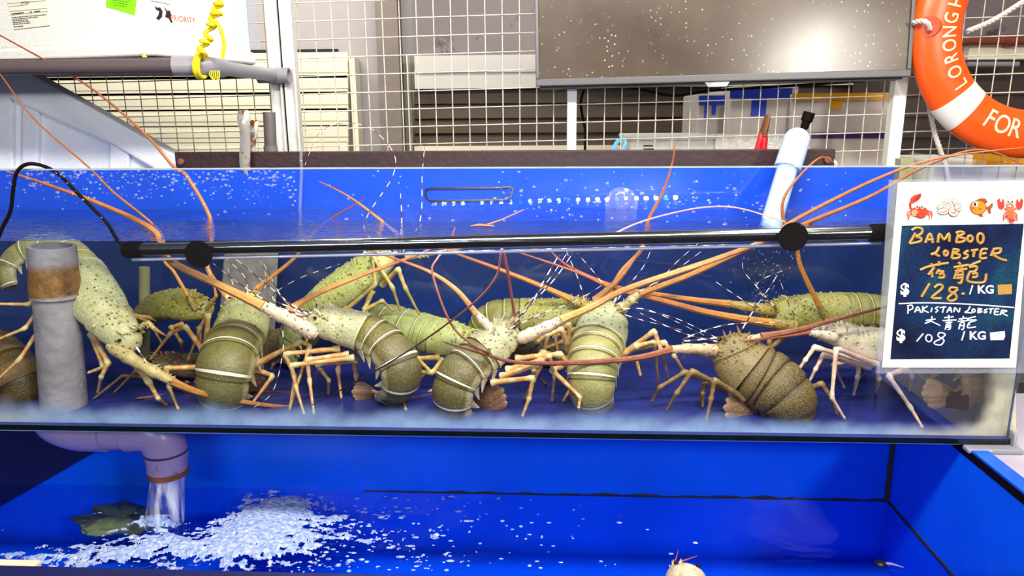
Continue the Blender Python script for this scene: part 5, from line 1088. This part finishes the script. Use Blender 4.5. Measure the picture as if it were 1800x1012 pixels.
zr_ = P(285, 832, OY).z; L = a2.z-.05-zr_
m = MB(); m.lathe((a2.x, OY, zr_+L), (0, 0, -1), [(0, rr*1.0), (L*.3, rr*1.0), (L, rr*1.0), (L, rr*.9), (L*.4, rr*.9)], 32); m.build('spout', mat('stained_lilac_pvc', (158, 140, 186), .35, 0, .06, 10, stain=(130, 70, 40), stain_at=.60, stain_scale=30), r)
m = MB(); m.lathe((a2.x, OY, zr_+.012), (0, 0, -1), [(0, rr*1.012), (.004, rr*1.015), (.012, rr*1.012)], 32); m.build('rust_ring', mat('rust_ring', (120, 64, 44), .7, 0, .4, 60), r)
m = MB(); m.lathe((a2.x, OY, a2.z-.045), (0, 0, -1), [(0, rr*1.08), (.005, rr*1.08)], 32); m.build('joint_line', mat('dark_joint', (60, 40, 80), .6), r)
m = MB(); prev = None
for i in range(24):
    f_ = i/23; z = zr_+.004+(ZWT-zr_-.004)*f_; R = []
    for j in range(40):
        th = 2*pi*j/40; k = .88+.10*f_+.06*noise.noise(V((cos(th)*3, sin(th)*3, f_*1.2)))+.02*noise.noise(V((cos(th)*9, sin(th)*9, f_*2))); R.append(m.add((a2.x-.012*f_+rr*k*cos(th), OY-.02*f_+rr*k*sin(th), z)))
    if prev: m.bridge(prev, R)
    prev = R
tag(m.build('water_stream', glassmat('stream_water', (.86, .9, .98), 1.33, .04, .5, 30, (1, 1, .25), 2.2, milk=.3, streak=.55)), 'clear stream of water falling from the drain pipe into the tub', 'water', kind='stuff')
m = MB(); bx, by = gp(225, 880); prev = None
m.ball((bx-.02, by, ZWT-.045), (.12, .055, .016), 60, 30)
for i_, q_ in enumerate(m.v):
    d_ = q_-V((bx-.02, by, ZWT-.045)); k_ = 1+.55*noise.fractal(V((q_.x*14, q_.y*24, q_.z*20)), .8, 2., 4); m.v[i_] = V((bx-.02, by, ZWT-.045))+V((d_.x*k_, d_.y*k_, d_.z*min(k_, 1.)))
    m.c[i_] = lin((128, 128, 74)) if noise.noise(q_*30) > 0 else lin((84, 74, 54))
tag(m.build('algae_clump', vmat('green_algae', .8, .3, 50, .5, 60)), 'greenish algae clump under the water left of the stream', 'algae')
m = MB(); m.box(PZ(-6, 1016, ZT-.02)+V((0, 0, .0)), (.10, .05, .03)); tag(m.build('rim_block', mat('beige_block', (214, 186, 164), .6), ang=0, bevel=.003), 'beige block at the bottom left corner on the tub rim', 'block')
# creature surfacing at the bottom edge, and a dark blob
q0 = PZ(1206, 1012, ZWT)
lobster('pale lobster head breaking the water of the lower tub at the bottom edge', 'white',
    [(1206, 996, q0.y+.01, 18), (1206, 1006, q0.y, 34), (1206, 1030, q0.y-.02, 40), (1206, 1060, q0.y-.04, 40), (1206, 1090, q0.y-.05, 36), (1206, 1120, q0.y-.05, 26)], 3, (0, -.3, 1),
    spikes=False, horns=False, ants=[([(1178, 999, q0.y+.01), (1186, 988, q0.y+.01), (1193, 966, q0.y+.02)], 1, 2.5, .5), ([(1180, 997, q0.y+.01), (1198, 986, q0.y+.01), (1226, 977, q0.y+.02)], 1, 2.5, .5)], seed=20)
q0 = PZ(1548, 990, ZWT+.003); m = MB(); m.cur = lin((26, 10, 30)); m.ball(q0, (.012, .012, .006), 12, 8); m.cur = lin((150, 140, 180)); m.tube([q0, q0+V((.02, -.004, .002)), q0+V((.04, -.012, .0))], [.004, .0025, .0006], 7)
tag(m.build('floating_scrap', M['vc']), 'small dark scrap with a pale tail floating in the tub at lower right', 'scrap')
